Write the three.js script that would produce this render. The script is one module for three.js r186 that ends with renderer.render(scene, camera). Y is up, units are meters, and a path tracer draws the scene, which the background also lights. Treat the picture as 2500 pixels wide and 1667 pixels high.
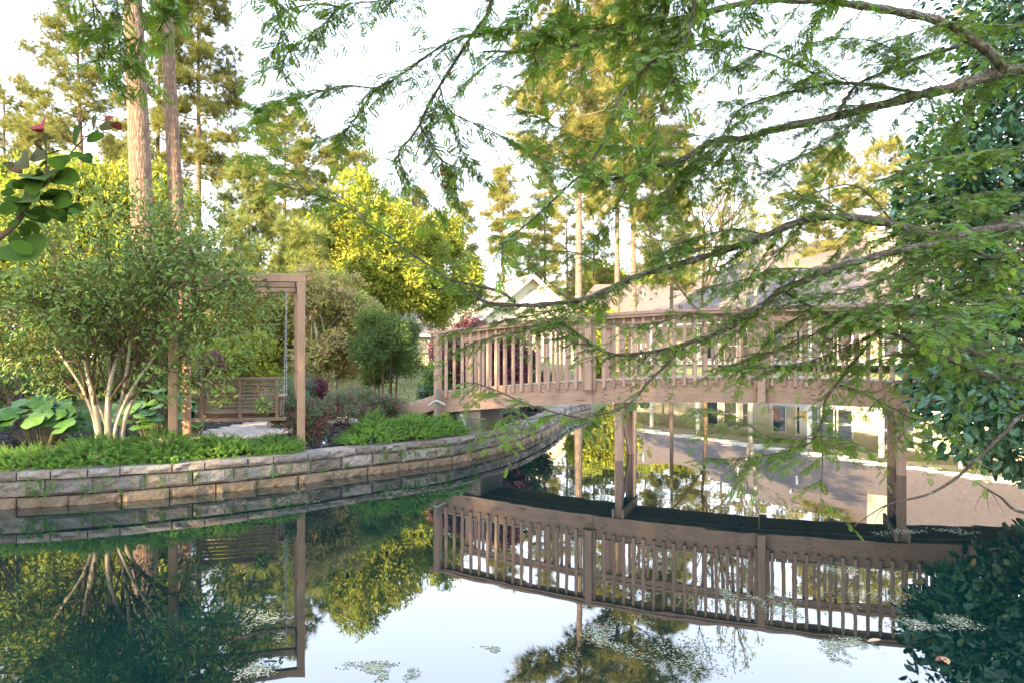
import * as THREE from 'three';
import { RoundedBoxGeometry } from 'three/addons/geometries/RoundedBoxGeometry.js';
import { mergeGeometries } from 'three/addons/utils/BufferGeometryUtils.js';

// ------------------------------------------------------------------ camera, sky, sun, exposure
const scene = new THREE.Scene();
const F = 1667, EYE = 1.4, HORIZON = 885;            // focal length and horizon in pixels of a 2500 x 1667 frame; eye height above the pond
const camera = new THREE.PerspectiveCamera(2 * Math.atan(833.5 / F) * 180 / Math.PI, 2500 / 1667, 0.1, 900);
camera.position.set(0, EYE, 0);
camera.lookAt(0, EYE, -10);
camera.setViewOffset(2500, 1667, 0, -(HORIZON - 833.5), 2500, 1667);
camera.updateProjectionMatrix();
camera.focus = 7.5; camera.userData.fStop = 14;

const SUN = new THREE.Vector3(-0.596, 0.375, 0.710).normalize();
function makeSky() {
  const w = 512, h = 256, data = new Float32Array(w * h * 4);
  for (let j = 0; j < h; j++) for (let i = 0; i < w; i++) {
    const el = ((j + 0.5) / h - 0.5) * Math.PI, ph = ((i + 0.5) / w - 0.5) * 2 * Math.PI;
    const dir = new THREE.Vector3(Math.cos(el) * Math.cos(ph), Math.sin(el), Math.cos(el) * Math.sin(ph));
    const e = Math.max(0, Math.sin(el)), t = Math.pow(e, 0.5);
    const g = Math.pow(Math.max(0, dir.dot(SUN)), 6) * 0.5;
    const k = (j * w + i) * 4;
    data[k] = 1.0 + (0.3 - 1.0) * t + g * 0.7; data[k + 1] = 0.98 + (0.44 - 0.98) * t + g * 0.6; data[k + 2] = 0.95 + (0.7 - 0.95) * t + g * 0.3; data[k + 3] = 1;
    if (el < 0) { data[k] = 0.25; data[k + 1] = 0.25; data[k + 2] = 0.2; }
  }
  const t = new THREE.DataTexture(data, w, h, THREE.RGBAFormat, THREE.FloatType);
  t.mapping = THREE.EquirectangularReflectionMapping; t.magFilter = THREE.LinearFilter; t.minFilter = THREE.LinearFilter; t.needsUpdate = true;
  return t;
}
scene.background = makeSky();
scene.environment = scene.background;
const sun = new THREE.DirectionalLight(new THREE.Color().setRGB(1.0, 0.79, 0.48), 5);
sun.position.copy(SUN).multiplyScalar(80); sun.target.position.set(0, 0, -15);
sun.castShadow = true; sun.shadow.mapSize.set(4096, 4096);
Object.assign(sun.shadow.camera, { left: -60, right: 60, top: 60, bottom: -60, near: 1, far: 220 });
scene.add(sun, sun.target);
const renderer = new THREE.WebGLRenderer({ antialias: true });
renderer.toneMapping = THREE.LinearToneMapping;
renderer.toneMappingExposure = 5.9;
renderer.shadowMap.enabled = true;

// ------------------------------------------------------------------ helpers
const V = (x, y, z) => new THREE.Vector3(x, y, z);
const at = (px, py, d) => V((px - 1250) / F * d, EYE - (py - HORIZON) / F * d, -d);   // the point at a real distance d on that sight line
function rng(seed) { let a = seed >>> 0; return () => { a = (a + 0x6D2B79F5) | 0; let t = Math.imul(a ^ (a >>> 15), 1 | a); t = (t + Math.imul(t ^ (t >>> 7), 61 | t)) ^ t; return ((t ^ (t >>> 14)) >>> 0) / 4294967296; }; }
const lerp = (a, b, t) => a + (b - a) * t, clamp = (x, a, b) => Math.min(b, Math.max(a, x));
const smooth = (a, b, x) => { const t = clamp((x - a) / (b - a), 0, 1); return t * t * (3 - 2 * t); };
function hash(x, y, s) { let h = Math.imul(x | 0, 374761393) + Math.imul(y | 0, 668265263) + Math.imul(s | 0, 974711); h = Math.imul(h ^ (h >>> 13), 1274126177); return ((h ^ (h >>> 16)) >>> 0) / 4294967296; }
function vnoise(x, y, per, s = 0) {          // value noise, periodic in per cells
  const xi = Math.floor(x), yi = Math.floor(y), fx = x - xi, fy = y - yi, u = fx * fx * (3 - 2 * fx), v = fy * fy * (3 - 2 * fy);
  const m = (a) => ((a % per) + per) % per;
  const a = hash(m(xi), m(yi), s), b = hash(m(xi + 1), m(yi), s), c = hash(m(xi), m(yi + 1), s), d = hash(m(xi + 1), m(yi + 1), s);
  return lerp(lerp(a, b, u), lerp(c, d, u), v);
}
const fbm = (x, y, per, o = 4, s = 0) => { let r = 0, a = 0.5, f = 1; for (let i = 0; i < o; i++) { r += a * vnoise(x * f, y * f, per * f, s + i * 17); a *= 0.5; f *= 2; } return r / (1 - Math.pow(0.5, o)); };
function tex(size, fn, srgb = true, rep = 1) {
  const d = new Uint8Array(size * size * 4);
  for (let j = 0; j < size; j++) for (let i = 0; i < size; i++) { const c = fn(i / size, j / size), k = (j * size + i) * 4; d[k] = clamp(c[0], 0, 1) * 255; d[k + 1] = clamp(c[1], 0, 1) * 255; d[k + 2] = clamp(c[2], 0, 1) * 255; d[k + 3] = 255; }
  const t = new THREE.DataTexture(d, size, size, THREE.RGBAFormat, THREE.UnsignedByteType);
  t.wrapS = t.wrapT = THREE.RepeatWrapping; t.magFilter = THREE.LinearFilter; t.minFilter = THREE.LinearMipmapLinearFilter; t.generateMipmaps = true;
  if (srgb) t.colorSpace = THREE.SRGBColorSpace;
  t.repeat.set(rep, rep); t.needsUpdate = true; return t;
}
const grey = (v) => [v, v, v];
const mixc = (a, b, t) => [lerp(a[0], b[0], t), lerp(a[1], b[1], t), lerp(a[2], b[2], t)];
const rgb = (r, g, b) => new THREE.Color().setRGB(r, g, b);
function std(o) { const { c, ...r } = o; const m = new THREE.MeshPhysicalMaterial({ roughness: 0.8, metalness: 0, ...r }); if (c) m.color.setRGB(...c); return m; }

const taken = new Map();
function numbered(n) { const k = taken.get(n) || 0; taken.set(n, k + 1); return k ? `${n}_${String(k).padStart(3, '0')}` : n; }
function shade(o) { o.castShadow = true; o.receiveShadow = true; return o; }
function thing(name, label, category, pos = [0, 0, 0], turn = 0, group) {
  const o = new THREE.Group(); o.name = numbered(name); o.position.set(...pos); o.rotation.y = turn;
  o.userData = { label, category }; if (group) o.userData.group = group; scene.add(o); return o;
}
function struct(name, geo, mat) { const m = shade(new THREE.Mesh(geo, mat)); m.name = numbered(name); m.userData = { kind: 'structure' }; scene.add(m); return m; }
function part(parent, name, geo, mat, pos, rot) {
  const m = shade(new THREE.Mesh(geo, mat)); m.name = name; parent.add(m);
  if (pos) m.position.set(...pos); if (rot) m.rotation.set(...rot); return m;
}
function copies(parent, name, geo, mat, list, kind = 'stuff') {   // list of [Matrix4, Color]
  const m = shade(new THREE.InstancedMesh(geo, mat, list.length)); m.name = name;
  list.forEach(([mx, c], i) => { m.setMatrixAt(i, mx); if (c) m.setColorAt(i, c); });
  if (kind) m.userData.kind = kind; parent.add(m); return m;
}
function metric(geo, alongLongest = true) {   // uv in metres, u along the longest side
  const g = geo.index ? geo.toNonIndexed() : geo; if (geo.index && geo.attributes.normal) { /* keeps smooth normals */ }
  g.computeBoundingBox(); const s = g.boundingBox.getSize(V(0, 0, 0)), ax = [s.x, s.y, s.z], L = alongLongest ? ax.indexOf(Math.max(...ax)) : -1;
  const p = g.attributes.position, n = p.count, uv = new Float32Array(n * 2), a = V(0, 0, 0), b = V(0, 0, 0), c = V(0, 0, 0);
  for (let i = 0; i < n; i += 3) {
    a.fromBufferAttribute(p, i); b.fromBufferAttribute(p, i + 1); c.fromBufferAttribute(p, i + 2);
    const nn = b.clone().sub(a).cross(c.clone().sub(a)), q = [Math.abs(nn.x), Math.abs(nn.y), Math.abs(nn.z)], k = q.indexOf(Math.max(...q));
    let [u, v] = [0, 1, 2].filter((x) => x !== k); if (v === L) [u, v] = [v, u];
    for (let j = 0; j < 3; j++) { const w = [p.getX(i + j), p.getY(i + j), p.getZ(i + j)]; uv[(i + j) * 2] = w[u]; uv[(i + j) * 2 + 1] = w[v] + k * 0.37; }
  }
  g.setAttribute('uv', new THREE.BufferAttribute(uv, 2)); return g;
}
const rbox = (w, h, d, r = 0.004) => metric(new RoundedBoxGeometry(w, h, d, 1, Math.min(r, w / 3, h / 3, d / 3)));
const pbox = (w, h, d) => metric(new THREE.BoxGeometry(w, h, d));
const moved = (g, x, y, z) => g.translate(x, y, z);
class Tubes {                                  // collects tapered tubes in one geometry; uv in metres
  constructor() { this.p = []; this.n = []; this.u = []; this.i = []; }
  tube(pts, rad, sides = 6, rough = 0, seed = 1, cap = false) {
    const base = this.p.length / 3; let len = 0, ref = V(0.31, 0.2, 0.93);
    for (let k = 0; k < pts.length; k++) {
      const t = (pts[Math.min(k + 1, pts.length - 1)].clone().sub(pts[Math.max(k - 1, 0)])).normalize();
      const a = ref.clone().sub(t.clone().multiplyScalar(ref.dot(t))); if (a.lengthSq() < 1e-4) a.set(1, 0, 0); a.normalize(); ref = a.clone();
      const b = t.clone().cross(a); if (k) len += pts[k].distanceTo(pts[k - 1]);
      for (let s = 0; s <= sides; s++) {
        const an = s / sides * Math.PI * 2, c = Math.cos(an), q = Math.sin(an), r = rad[k] * (1 + rough * (fbm((s % sides) * 1.3, len * 3 / (rad[0] * 8 + 0.05), 64, 2, seed) - 0.5));
        const nx = a.x * c + b.x * q, ny = a.y * c + b.y * q, nz = a.z * c + b.z * q;
        this.p.push(pts[k].x + nx * r, pts[k].y + ny * r, pts[k].z + nz * r); this.n.push(nx, ny, nz); this.u.push(s / sides * 6.28 * rad[0], len);
        if (k && s < sides) { const o = base + k * (sides + 1) + s, l = o - sides - 1; this.i.push(l, l + 1, o, o, l + 1, o + 1); }
      }
    }
    return this;
  }
  get empty() { return !this.i.length; }
  geo() {
    const g = new THREE.BufferGeometry();
    g.setAttribute('position', new THREE.Float32BufferAttribute(this.p, 3)); g.setAttribute('normal', new THREE.Float32BufferAttribute(this.n, 3));
    g.setAttribute('uv', new THREE.Float32BufferAttribute(this.u, 2)); g.setIndex(this.i); return g;
  }
}
function curve(pts, n) { return new THREE.CatmullRomCurve3(pts, false, 'centripetal').getPoints(n); }
function basis(dir, nrm, s, pos, sx = 1, sz = 1) {   // x along dir, y near nrm
  const x = dir.clone().normalize(), z = x.clone().cross(nrm); if (z.lengthSq() < 1e-6) z.set(0, 0, 1); z.normalize(); const y = z.clone().cross(x);
  return new THREE.Matrix4().makeBasis(x.multiplyScalar(s * sx), y.multiplyScalar(s), z.multiplyScalar(s * sz)).setPosition(pos);
}
function rdir(R) { const z = R() * 2 - 1, a = R() * 6.283, r = Math.sqrt(1 - z * z); return V(r * Math.cos(a), z, r * Math.sin(a)); }
function triGeo(tris, colors) {                 // flat list of Vector3 triples; smooth enough for leaves
  const p = []; tris.forEach((t) => t.forEach((v) => p.push(v.x, v.y, v.z)));
  const g = new THREE.BufferGeometry(); g.setAttribute('position', new THREE.Float32BufferAttribute(p, 3));
  g.setAttribute('uv', new THREE.Float32BufferAttribute(new Float32Array(p.length / 3 * 2), 2)); g.computeVertexNormals(); return g;
}
// a leaf along +x, length 1: folded at the midrib and curled down towards the tip
function leafGeo(width = 0.42, fold = 0.12, curl = 0.15, rows = [[0, 0.05], [0.25, 0.8], [0.55, 1], [0.82, 0.62], [1, 0]]) {
  const p = [], ix = [], uv = [];
  rows.forEach(([x, w]) => { const hw = w * width / 2, y = -curl * x * x; p.push(x, y, 0, x, y + fold * hw * 2, hw, x, y + fold * hw * 2, -hw); uv.push(x, 0.5, x, 0.5 + hw, x, 0.5 - hw); });
  for (let k = 0; k + 1 < rows.length; k++) { const a = k * 3, b = a + 3; ix.push(a, a + 1, b, a + 1, b + 1, b, a, b, a + 2, a + 2, b, b + 2); }
  const g = new THREE.BufferGeometry(); g.setAttribute('position', new THREE.Float32BufferAttribute(p, 3)); g.setAttribute('uv', new THREE.Float32BufferAttribute(uv, 2)); g.setIndex(ix); g.computeVertexNormals(); return g;
}
function clumpGeo(seed, n, spread, leaf, lw = 0.42) {     // n leaves round a short twig, unit size
  const R = rng(seed), out = [];
  for (let i = 0; i < n; i++) { const d = rdir(R); d.y = d.y * 0.6 + 0.1; const g = leafGeo(lw, 0.1, 0.2, [[0, 0.1], [0.5, 1], [1, 0]]); g.applyMatrix4(basis(d, rdir(R).add(V(0, 1.2, 0)), leaf * (0.7 + R() * 0.6), rdir(R).multiplyScalar(spread * Math.cbrt(R())))); out.push(g); }
  return mergeGeometries(out);
}
function tuftGeo(seed, n, w = 0.03, open = 0.95) {             // a brush of needles pointing roughly along +x, unit length
  const R = rng(seed), tris = [];
  for (let i = 0; i < n; i++) { const d = V(0.55 + R() * 0.5, (R() * 2 - 1) * open, (R() * 2 - 1) * open).normalize(), s = d.clone().cross(rdir(R)).normalize().multiplyScalar(w / 2), L = 0.7 + R() * 0.35, o = V(R() * 0.25, 0, 0); tris.push([o.clone().add(s), o.clone().sub(s), o.clone().add(d.multiplyScalar(L))]); }
  return triGeo(tris);
}
function sprayGeo(seed, pairs = 15) {             // feathery cypress spray, length 1 along +x
  const R = rng(seed), tris = [];
  tris.push([V(0, 0, 0.006), V(0, 0, -0.006), V(1, -0.03, 0)]);
  for (let k = 0; k < pairs; k++) for (const sd of [-1, 1]) {
    const t = 0.06 + 0.92 * (k + R() * 0.5) / pairs, L = (0.27 * Math.sin(Math.PI * Math.pow(t * 0.86 + 0.1, 0.9)) + 0.05) * (0.85 + R() * 0.3), fw = 0.42 + R() * 0.2 + t * 0.3, b = V(t, -0.03 * t, 0);
    const d = V(fw, (R() - 0.5) * 0.35 - 0.05, sd).normalize().multiplyScalar(L), w = V(0.034, 0, -0.014 * sd), m = b.clone().addScaledVector(d, 0.5);
    tris.push([b.clone(), m.clone().add(w), b.clone().add(d)], [b.clone(), b.clone().add(d), m.clone().sub(w)]);
  }
  return triGeo(tris);
}
function tint(R, c, v = 0.25, warm = 0.1) { const k = 1 + (R() - 0.5) * 2 * v, w = (R() - 0.5) * 2 * warm; return rgb(c[0] * k * (1 + w), c[1] * k, c[2] * k * (1 - w)); }
// ------------------------------------------------------------------ materials
const woodBump = tex(512, (u, v) => { const g = fbm(u * 3, v * 46 + 2.4 * fbm(u * 2, v * 6, 6, 3, 5), 46, 3, 3); const k = fbm(u * 5, v * 90, 90, 2, 9); return grey(0.55 * g + 0.45 * k); }, false, 1.6);
const woodTint = (a, b, s) => tex(512, (u, v) => { const g = fbm(u * 3, v * 34, 34, 4, s), h = fbm(u * 6, v * 6, 6, 3, s + 2), st = smooth(0.66, 0.8, fbm(u * 5, v * 26, 26, 3, s + 7)); return mixc(mixc(a, b, g), [0.33, 0.27, 0.23], st * 0.5 + Math.max(0, h - 0.58) * 0.8); }, true, 1.1);
const wood = std({ map: woodTint([0.72, 0.58, 0.485], [0.6, 0.475, 0.395], 1), bumpMap: woodBump, bumpScale: 0.0016, roughness: 0.72 });
const woodB = std({ map: woodTint([0.67, 0.54, 0.44], [0.58, 0.46, 0.37], 31), bumpMap: woodBump, bumpScale: 0.0016, roughness: 0.72 });
const woodC = std({ map: woodTint([0.76, 0.63, 0.53], [0.64, 0.52, 0.43], 45), bumpMap: woodBump, bumpScale: 0.0016, roughness: 0.75 });
const deckWood = std({ map: woodTint([0.72, 0.63, 0.56], [0.62, 0.53, 0.47], 61), bumpMap: woodBump, bumpScale: 0.0016, roughness: 0.8 });
const swingWood = std({ map: woodTint([0.55, 0.45, 0.36], [0.46, 0.37, 0.29], 71), bumpMap: woodBump, bumpScale: 0.0016, roughness: 0.7 });
const frameWood = std({ map: woodTint([0.66, 0.52, 0.4], [0.58, 0.45, 0.34], 91), bumpMap: woodBump, bumpScale: 0.0016, roughness: 0.7 });
const stoneBump = tex(512, (u, v) => grey(0.5 * fbm(u * 14, v * 14, 14, 4, 11) + 0.5 * fbm(u * 60, v * 60, 60, 2, 12)), false, 2);
const stoneMap = (a, b, s) => tex(512, (u, v) => { const g = fbm(u * 7, v * 7, 7, 4, s), f = fbm(u * 70, v * 70, 70, 2, s + 3), w = smooth(0.55, 0.75, fbm(u * 4, v * 4, 4, 4, s + 5)); return mixc(mixc(mixc(a, b, g), [0.24, 0.21, 0.18], clamp((f - 0.5) * 1.4, 0, 0.6)), [0.46, 0.4, 0.33], w * 0.35); }, true, 1.7);
const stones = [stoneMap([0.59, 0.55, 0.51], [0.47, 0.43, 0.39], 21), stoneMap([0.62, 0.56, 0.5], [0.49, 0.44, 0.39], 41), stoneMap([0.52, 0.49, 0.46], [0.42, 0.39, 0.36], 51), stoneMap([0.66, 0.61, 0.55], [0.5, 0.46, 0.41], 71), stoneMap([0.5, 0.45, 0.39], [0.37, 0.33, 0.29], 81)].map((m) => std({ map: m, bumpMap: stoneBump, bumpScale: 0.012, roughness: 0.95 }));
const stonesLow = [stoneMap([0.52, 0.44, 0.34], [0.4, 0.33, 0.25], 121), stoneMap([0.55, 0.47, 0.37], [0.44, 0.37, 0.28], 141)].map((m) => std({ map: m, bumpMap: stoneBump, bumpScale: 0.012, roughness: 0.9 }));
const paverM = [0, 1, 2].map((k) => std({ map: stoneMap([[0.68, 0.62, 0.56], [0.62, 0.57, 0.53], [0.71, 0.63, 0.55]][k], [0.55, 0.49, 0.44], 160 + k * 9), bumpMap: stoneBump, bumpScale: 0.004, roughness: 0.9 }));
const barkBump = tex(512, (u, v) => { const w = fbm(u * 6, v * 3, 6, 3, 5) * 0.9, p = Math.abs(fbm(u * 13 + w, v * 4, 26, 3, 7) - 0.5) * 2; return grey(clamp(p * 1.5, 0, 1) * 0.75 + 0.25 * fbm(u * 40, v * 20, 40, 2, 8)); }, false, 1);
const barkMap = (a, b) => tex(512, (u, v) => { const w = fbm(u * 6, v * 3, 6, 3, 5) * 0.9, p = clamp(Math.abs(fbm(u * 13 + w, v * 4, 26, 3, 7) - 0.5) * 3, 0, 1), q = fbm(u * 9, v * 9, 9, 3, 19); return mixc(b, mixc(a, b, q * 0.6), p); }, true, 1);
const pineBark = std({ map: barkMap([0.64, 0.52, 0.43], [0.36, 0.28, 0.23]), bumpMap: barkBump, bumpScale: 0.03, roughness: 0.95 });
const pineBarkFar = std({ map: barkMap([0.55, 0.48, 0.43], [0.37, 0.31, 0.27]), bumpMap: barkBump, bumpScale: 0.012, roughness: 0.95 });
const fineBark = (a, b) => tex(512, (u, v) => { const p = fbm(u * 22, v * 9, 22, 4, 15), li = smooth(0.56, 0.68, fbm(u * 7, v * 7, 7, 4, 25)), k = smooth(0.6, 0.7, fbm(u * 30, v * 30, 30, 2, 35)); return mixc(mixc(mixc(b, a, p), [0.5, 0.52, 0.45], li * 0.6), [0.13, 0.11, 0.09], k * 0.6); }, true, 3);
const fineBump = barkBump.clone(); fineBump.repeat.set(5, 3); fineBump.needsUpdate = true;
const cypressBark = std({ map: fineBark([0.46, 0.39, 0.32], [0.22, 0.18, 0.15]), bumpMap: fineBump, bumpScale: 0.006, roughness: 0.95 });
const shrubBark = std({ map: barkMap([0.76, 0.72, 0.63], [0.58, 0.53, 0.44]), bumpMap: barkBump, bumpScale: 0.003, roughness: 0.9 });
const twigBark = std({ map: barkMap([0.5, 0.4, 0.3], [0.32, 0.25, 0.18]), roughness: 0.95 });
const leafM = (tr, rough = 1, o = {}) => std({ color: 0xffffff, transmission: tr, thickness: 0, roughness: rough, specularIntensity: 0.35, side: THREE.DoubleSide, ...o });
const softLeaf = leafM(0.42), needleM = leafM(0.3), sprayM = leafM(0.45), fernM = leafM(0.4);
const glossLeaf = std({ color: 0xffffff, roughness: 0.38, specularIntensity: 0.9, side: THREE.DoubleSide });
const semiLeaf = leafM(0.25, 0.95, { clearcoat: 0.25, clearcoatRoughness: 0.35 });
const metalDark = std({ c: [0.05, 0.05, 0.055], roughness: 0.45, metalness: 0.6 });
const chainM = std({ c: [0.45, 0.45, 0.45], roughness: 0.4, metalness: 0.9 });
const concrete = std({ map: stoneMap([0.44, 0.42, 0.39], [0.34, 0.33, 0.3], 201), bumpMap: stoneBump, bumpScale: 0.003, roughness: 0.95 });

// ------------------------------------------------------------------ pond outline (x, distance) and terrain
const wallLine = [[-9.2, 4.6], [-7.4, 6.1], [-6.0, 6.35], [-4.89, 6.52], [-3.73, 6.99], [-2.44, 7.91], [-1.87, 8.49], [-0.85, 9.45], [-0.28, 10.5], [0.0, 11.06], [0.63, 13.04], [0.98, 14.6], [1.45, 16.9], [2.4, 19.6], [4.2, 24.4], [8, 28], [13, 29.2], [18.5, 28.6]];
const pondPts = [...wallLine, [26, 25.5], [26, 19], [17, 15], [11.5, 12], [8.4, 9], [7.2, 6], [6.6, 3.4], [5.6, 1.5], [-9.2, 1.4]].map(([x, d]) => new THREE.Vector2(x, d));
const pondCurve = new THREE.CatmullRomCurve3(pondPts.map((p) => V(p.x, 0, p.y)), true, 'centripetal').getPoints(160).map((p) => [p.x, p.z]);
function pondDist(x, d) {                            // signed distance to the shore, positive on land
  let best = 1e9, inside = false; const P = pondCurve;
  for (let i = 0, j = P.length - 2; i < P.length - 1; j = i++) {
    const [ax, ay] = P[j], [bx, by] = P[i], ex = bx - ax, ey = by - ay, t = clamp(((x - ax) * ex + (d - ay) * ey) / (ex * ex + ey * ey + 1e-12), 0, 1), qx = x - ax - ex * t, qy = d - ay - ey * t;
    best = Math.min(best, qx * qx + qy * qy);
    if ((ay > d) !== (by > d) && x < (bx - ax) * (d - ay) / (by - ay) + ax) inside = !inside;
  }
  return Math.sqrt(best) * (inside ? -1 : 1);
}
const landH = (sd, x, d) => lerp(0.3, 0.12, smooth(2, 4.5, x)) + 0.62 * smooth(3.5, 13, sd) + 0.55 * smooth(12, 32, sd) + 0.05 * (fbm(x * 0.7 + 40, d * 0.7 + 40, 512, 3, 2) - 0.5);
function groundY(x, d) { const sd = pondDist(x, d); return lerp(-0.7, landH(sd, x, d), shore(sd, x)); }
const shore = (sd, x) => { const k = smooth(2, 4.5, x); return smooth(lerp(0.04, -0.5, k), lerp(0.3, 1.6, k), sd); };
const isBed = (x, d, sd) => (x < 1.4 && d < 13.5 + 1.2 * Math.sin(x * 0.9) && d > 4 && sd < 7.5) || (x > -2.6 && x < 1.2 && d < 16.4 && d > 8);
{
  const xs = [], ds = [];
  for (let x = -14; x < 20; x += 0.16) xs.push(x); for (let x = 20; x <= 300; x += (x - 18) * 0.22 + 0.5) xs.push(x); for (let x = -14.5; x >= -300; x -= (-x - 12) * 0.22 + 0.5) xs.unshift(x);
  for (let d = -10; d < 1; d += 0.8) ds.push(d); for (let d = 1; d < 28; d += 0.16) ds.push(d); for (let d = 28; d <= 420; d += (d - 26) * 0.14 + 0.4) ds.push(d);
  const p = [], c = [], uv = [], ix = [];
  for (const d of ds) for (const x of xs) {
    const sd = pondDist(x, d), y = lerp(-0.7, landH(sd, x, d), shore(sd, x));
    p.push(x, y, -d); uv.push(x, d);
    const n = fbm(x * 0.35 + 60, d * 0.35 + 60, 900, 4, 6), m = fbm(x * 1.7 + 60, d * 1.7 + 60, 3000, 3, 8);
    let k; if (sd < 0.1) k = [0.03, 0.045, 0.035]; else if (isBed(x, d, sd)) k = mixc([0.035, 0.03, 0.03], [0.09, 0.055, 0.035], smooth(0.5, 0.75, m)); else k = mixc([0.14, 0.19, 0.045], [0.27, 0.25, 0.08], smooth(0.35, 0.7, n * 0.6 + m * 0.4));
    c.push(...k);
  }
  const W = xs.length; for (let j = 0; j + 1 < ds.length; j++) for (let i = 0; i + 1 < W; i++) { const a = j * W + i, b = a + W; ix.push(a, a + 1, b, a + 1, b + 1, b); }
  const g = new THREE.BufferGeometry(); g.setAttribute('position', new THREE.Float32BufferAttribute(p, 3)); g.setAttribute('color', new THREE.Float32BufferAttribute(c, 3)); g.setAttribute('uv', new THREE.Float32BufferAttribute(uv, 2)); g.setIndex(ix); g.computeVertexNormals();
  const soil = tex(512, (u, v) => { const f = fbm(u * 50, v * 50, 50, 3, 77); return grey(0.72 + 0.28 * f); }, true, 0.6);
  struct('ground', g, std({ vertexColors: true, map: soil, bumpMap: stoneBump, bumpScale: 0.02, roughness: 1 }));
}
// ------------------------------------------------------------------ water
{
  const s = new THREE.Shape(); pondCurve.forEach(([x, d], i) => (i ? s.lineTo(x, d) : s.moveTo(x, d)));
  const grow = pondPts.map((p) => p); void grow;
  const g = new THREE.PlaneGeometry(44, 34, 1, 1); g.rotateX(-Math.PI / 2); g.translate(10, 0, -15);
  const p = g.attributes.position, uv = g.attributes.uv; for (let i = 0; i < p.count; i++) uv.setXY(i, p.getX(i), p.getZ(i));
  const rip = tex(1024, (u, v) => grey(0.6 * fbm(u * 6, v * 6, 6, 3, 301) + 0.4 * fbm(u * 26 + 0.6 * fbm(u * 8, v * 8, 8, 2, 9), v * 26, 26, 2, 302)), false, 1 / 6);
  struct('water', g, std({ c: [0.0005, 0.012, 0.012], roughness: 0.012, ior: 2.35, bumpMap: rip, bumpScale: 0.0011 }));
}
// ------------------------------------------------------------------ retaining wall: every block is a piece
function rockBlock(w, h, dep, seed, ch = 0.012) {     // split-faced block: rough front (+z), chamfered rim
  const nx = 9, ny = 5, p = [], ix = [];
  for (let j = 0; j <= ny; j++) for (let i = 0; i <= nx; i++) {
    const u = i / nx, v = j / ny, edge = Math.min(Math.min(u, 1 - u) * w, Math.min(v, 1 - v) * h), e = smooth(0, 0.035, edge);
    p.push((u - 0.5) * w, (v - 0.5) * h, dep / 2 - ch * (1 - e) + e * (fbm(u * w * 9 + seed * 3.1, v * h * 9 + seed * 1.7, 900, 3, seed) - 0.42) * 0.1);
  }
  const q = (nx + 1) * (ny + 1);
  for (let j = 0; j <= ny; j++) for (let i = 0; i <= nx; i++) p.push((i / nx - 0.5) * w, (j / ny - 0.5) * h, -dep / 2);
  const id = (i, j) => j * (nx + 1) + i;
  for (let j = 0; j < ny; j++) for (let i = 0; i < nx; i++) ix.push(id(i, j), id(i + 1, j), id(i + 1, j + 1), id(i, j), id(i + 1, j + 1), id(i, j + 1));
  for (let i = 0; i < nx; i++) { ix.push(id(i, ny), id(i + 1, ny), q + id(i, ny), id(i + 1, ny), q + id(i + 1, ny), q + id(i, ny)); ix.push(id(i, 0), q + id(i, 0), id(i + 1, 0), id(i + 1, 0), q + id(i, 0), q + id(i + 1, 0)); }
  for (let j = 0; j < ny; j++) { ix.push(id(0, j), id(0, j + 1), q + id(0, j), id(0, j + 1), q + id(0, j + 1), q + id(0, j)); ix.push(id(nx, j), q + id(nx, j), id(nx, j + 1), id(nx, j + 1), q + id(nx, j), q + id(nx, j + 1)); }
  let g = new THREE.BufferGeometry(); g.setAttribute('position', new THREE.Float32BufferAttribute(p, 3)); g.setIndex(ix); g = metric(g, false); g.computeVertexNormals(); return g;
}
{
  const R = rng(5), line = new THREE.CatmullRomCurve3(wallLine.slice(0, 14).map(([x, d]) => V(x, 0, -d)), false, 'centripetal'), L = line.getLength();
  const wall = thing('retaining_wall', 'curved tan split-faced block retaining wall along the pond edge', 'wall');
  const rows = [{ y: 0.302, h: 0.085, w: [0.27, 0.46], dep: 0.34, back: 0.02, name: 'cap_stone' }, { y: 0.177, h: 0.16, w: [0.4, 0.48], dep: 0.3, back: 0.045, name: 'block' }, { y: 0.014, h: 0.16, w: [0.42, 0.47], dep: 0.3, back: 0.015, name: 'base_block' }];
  for (const r of rows) {
    const lib = []; for (let k = 0; k < 7; k++) { const w = lerp(r.w[0], r.w[1], k / 6); lib.push([w, [0, 1].map((q) => rockBlock(w, r.h - 0.009, r.dep, k * 5 + q * 31 + (r.h < 0.1 ? 200 : r.back * 1e4), r.h < 0.1 ? 0.008 : 0.022))]); }
    let s = R() * 0.2;
    while (s < L - 0.5) {
      const far = s > 22; const [w, gs] = lib[far ? 6 : Math.floor(R() * 7)];
      const a = line.getPointAt(s / L), b = line.getPointAt(Math.min(1, (s + w) / L)), t = b.clone().sub(a).setY(0).normalize(), n = V(-t.z, 0, t.x);   // n towards the water
      const c = a.clone().add(b).multiplyScalar(0.5).addScaledVector(n, -r.dep / 2 - r.back + (R() - 0.5) * 0.03);
      const pool = r.name === 'base_block' ? stonesLow : stones;
      const m = part(wall, r.name, gs[R() < 0.5 ? 0 : 1], pool[Math.floor(R() * pool.length)], [c.x, r.y + (R() - 0.5) * 0.003, c.z]);
      m.rotation.set((R() - 0.5) * 0.05, Math.atan2(n.x, n.z) + (R() - 0.5) * 0.05, (R() - 0.5) * 0.012);
      s += w + 0.014;
    }
  }
}
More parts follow.
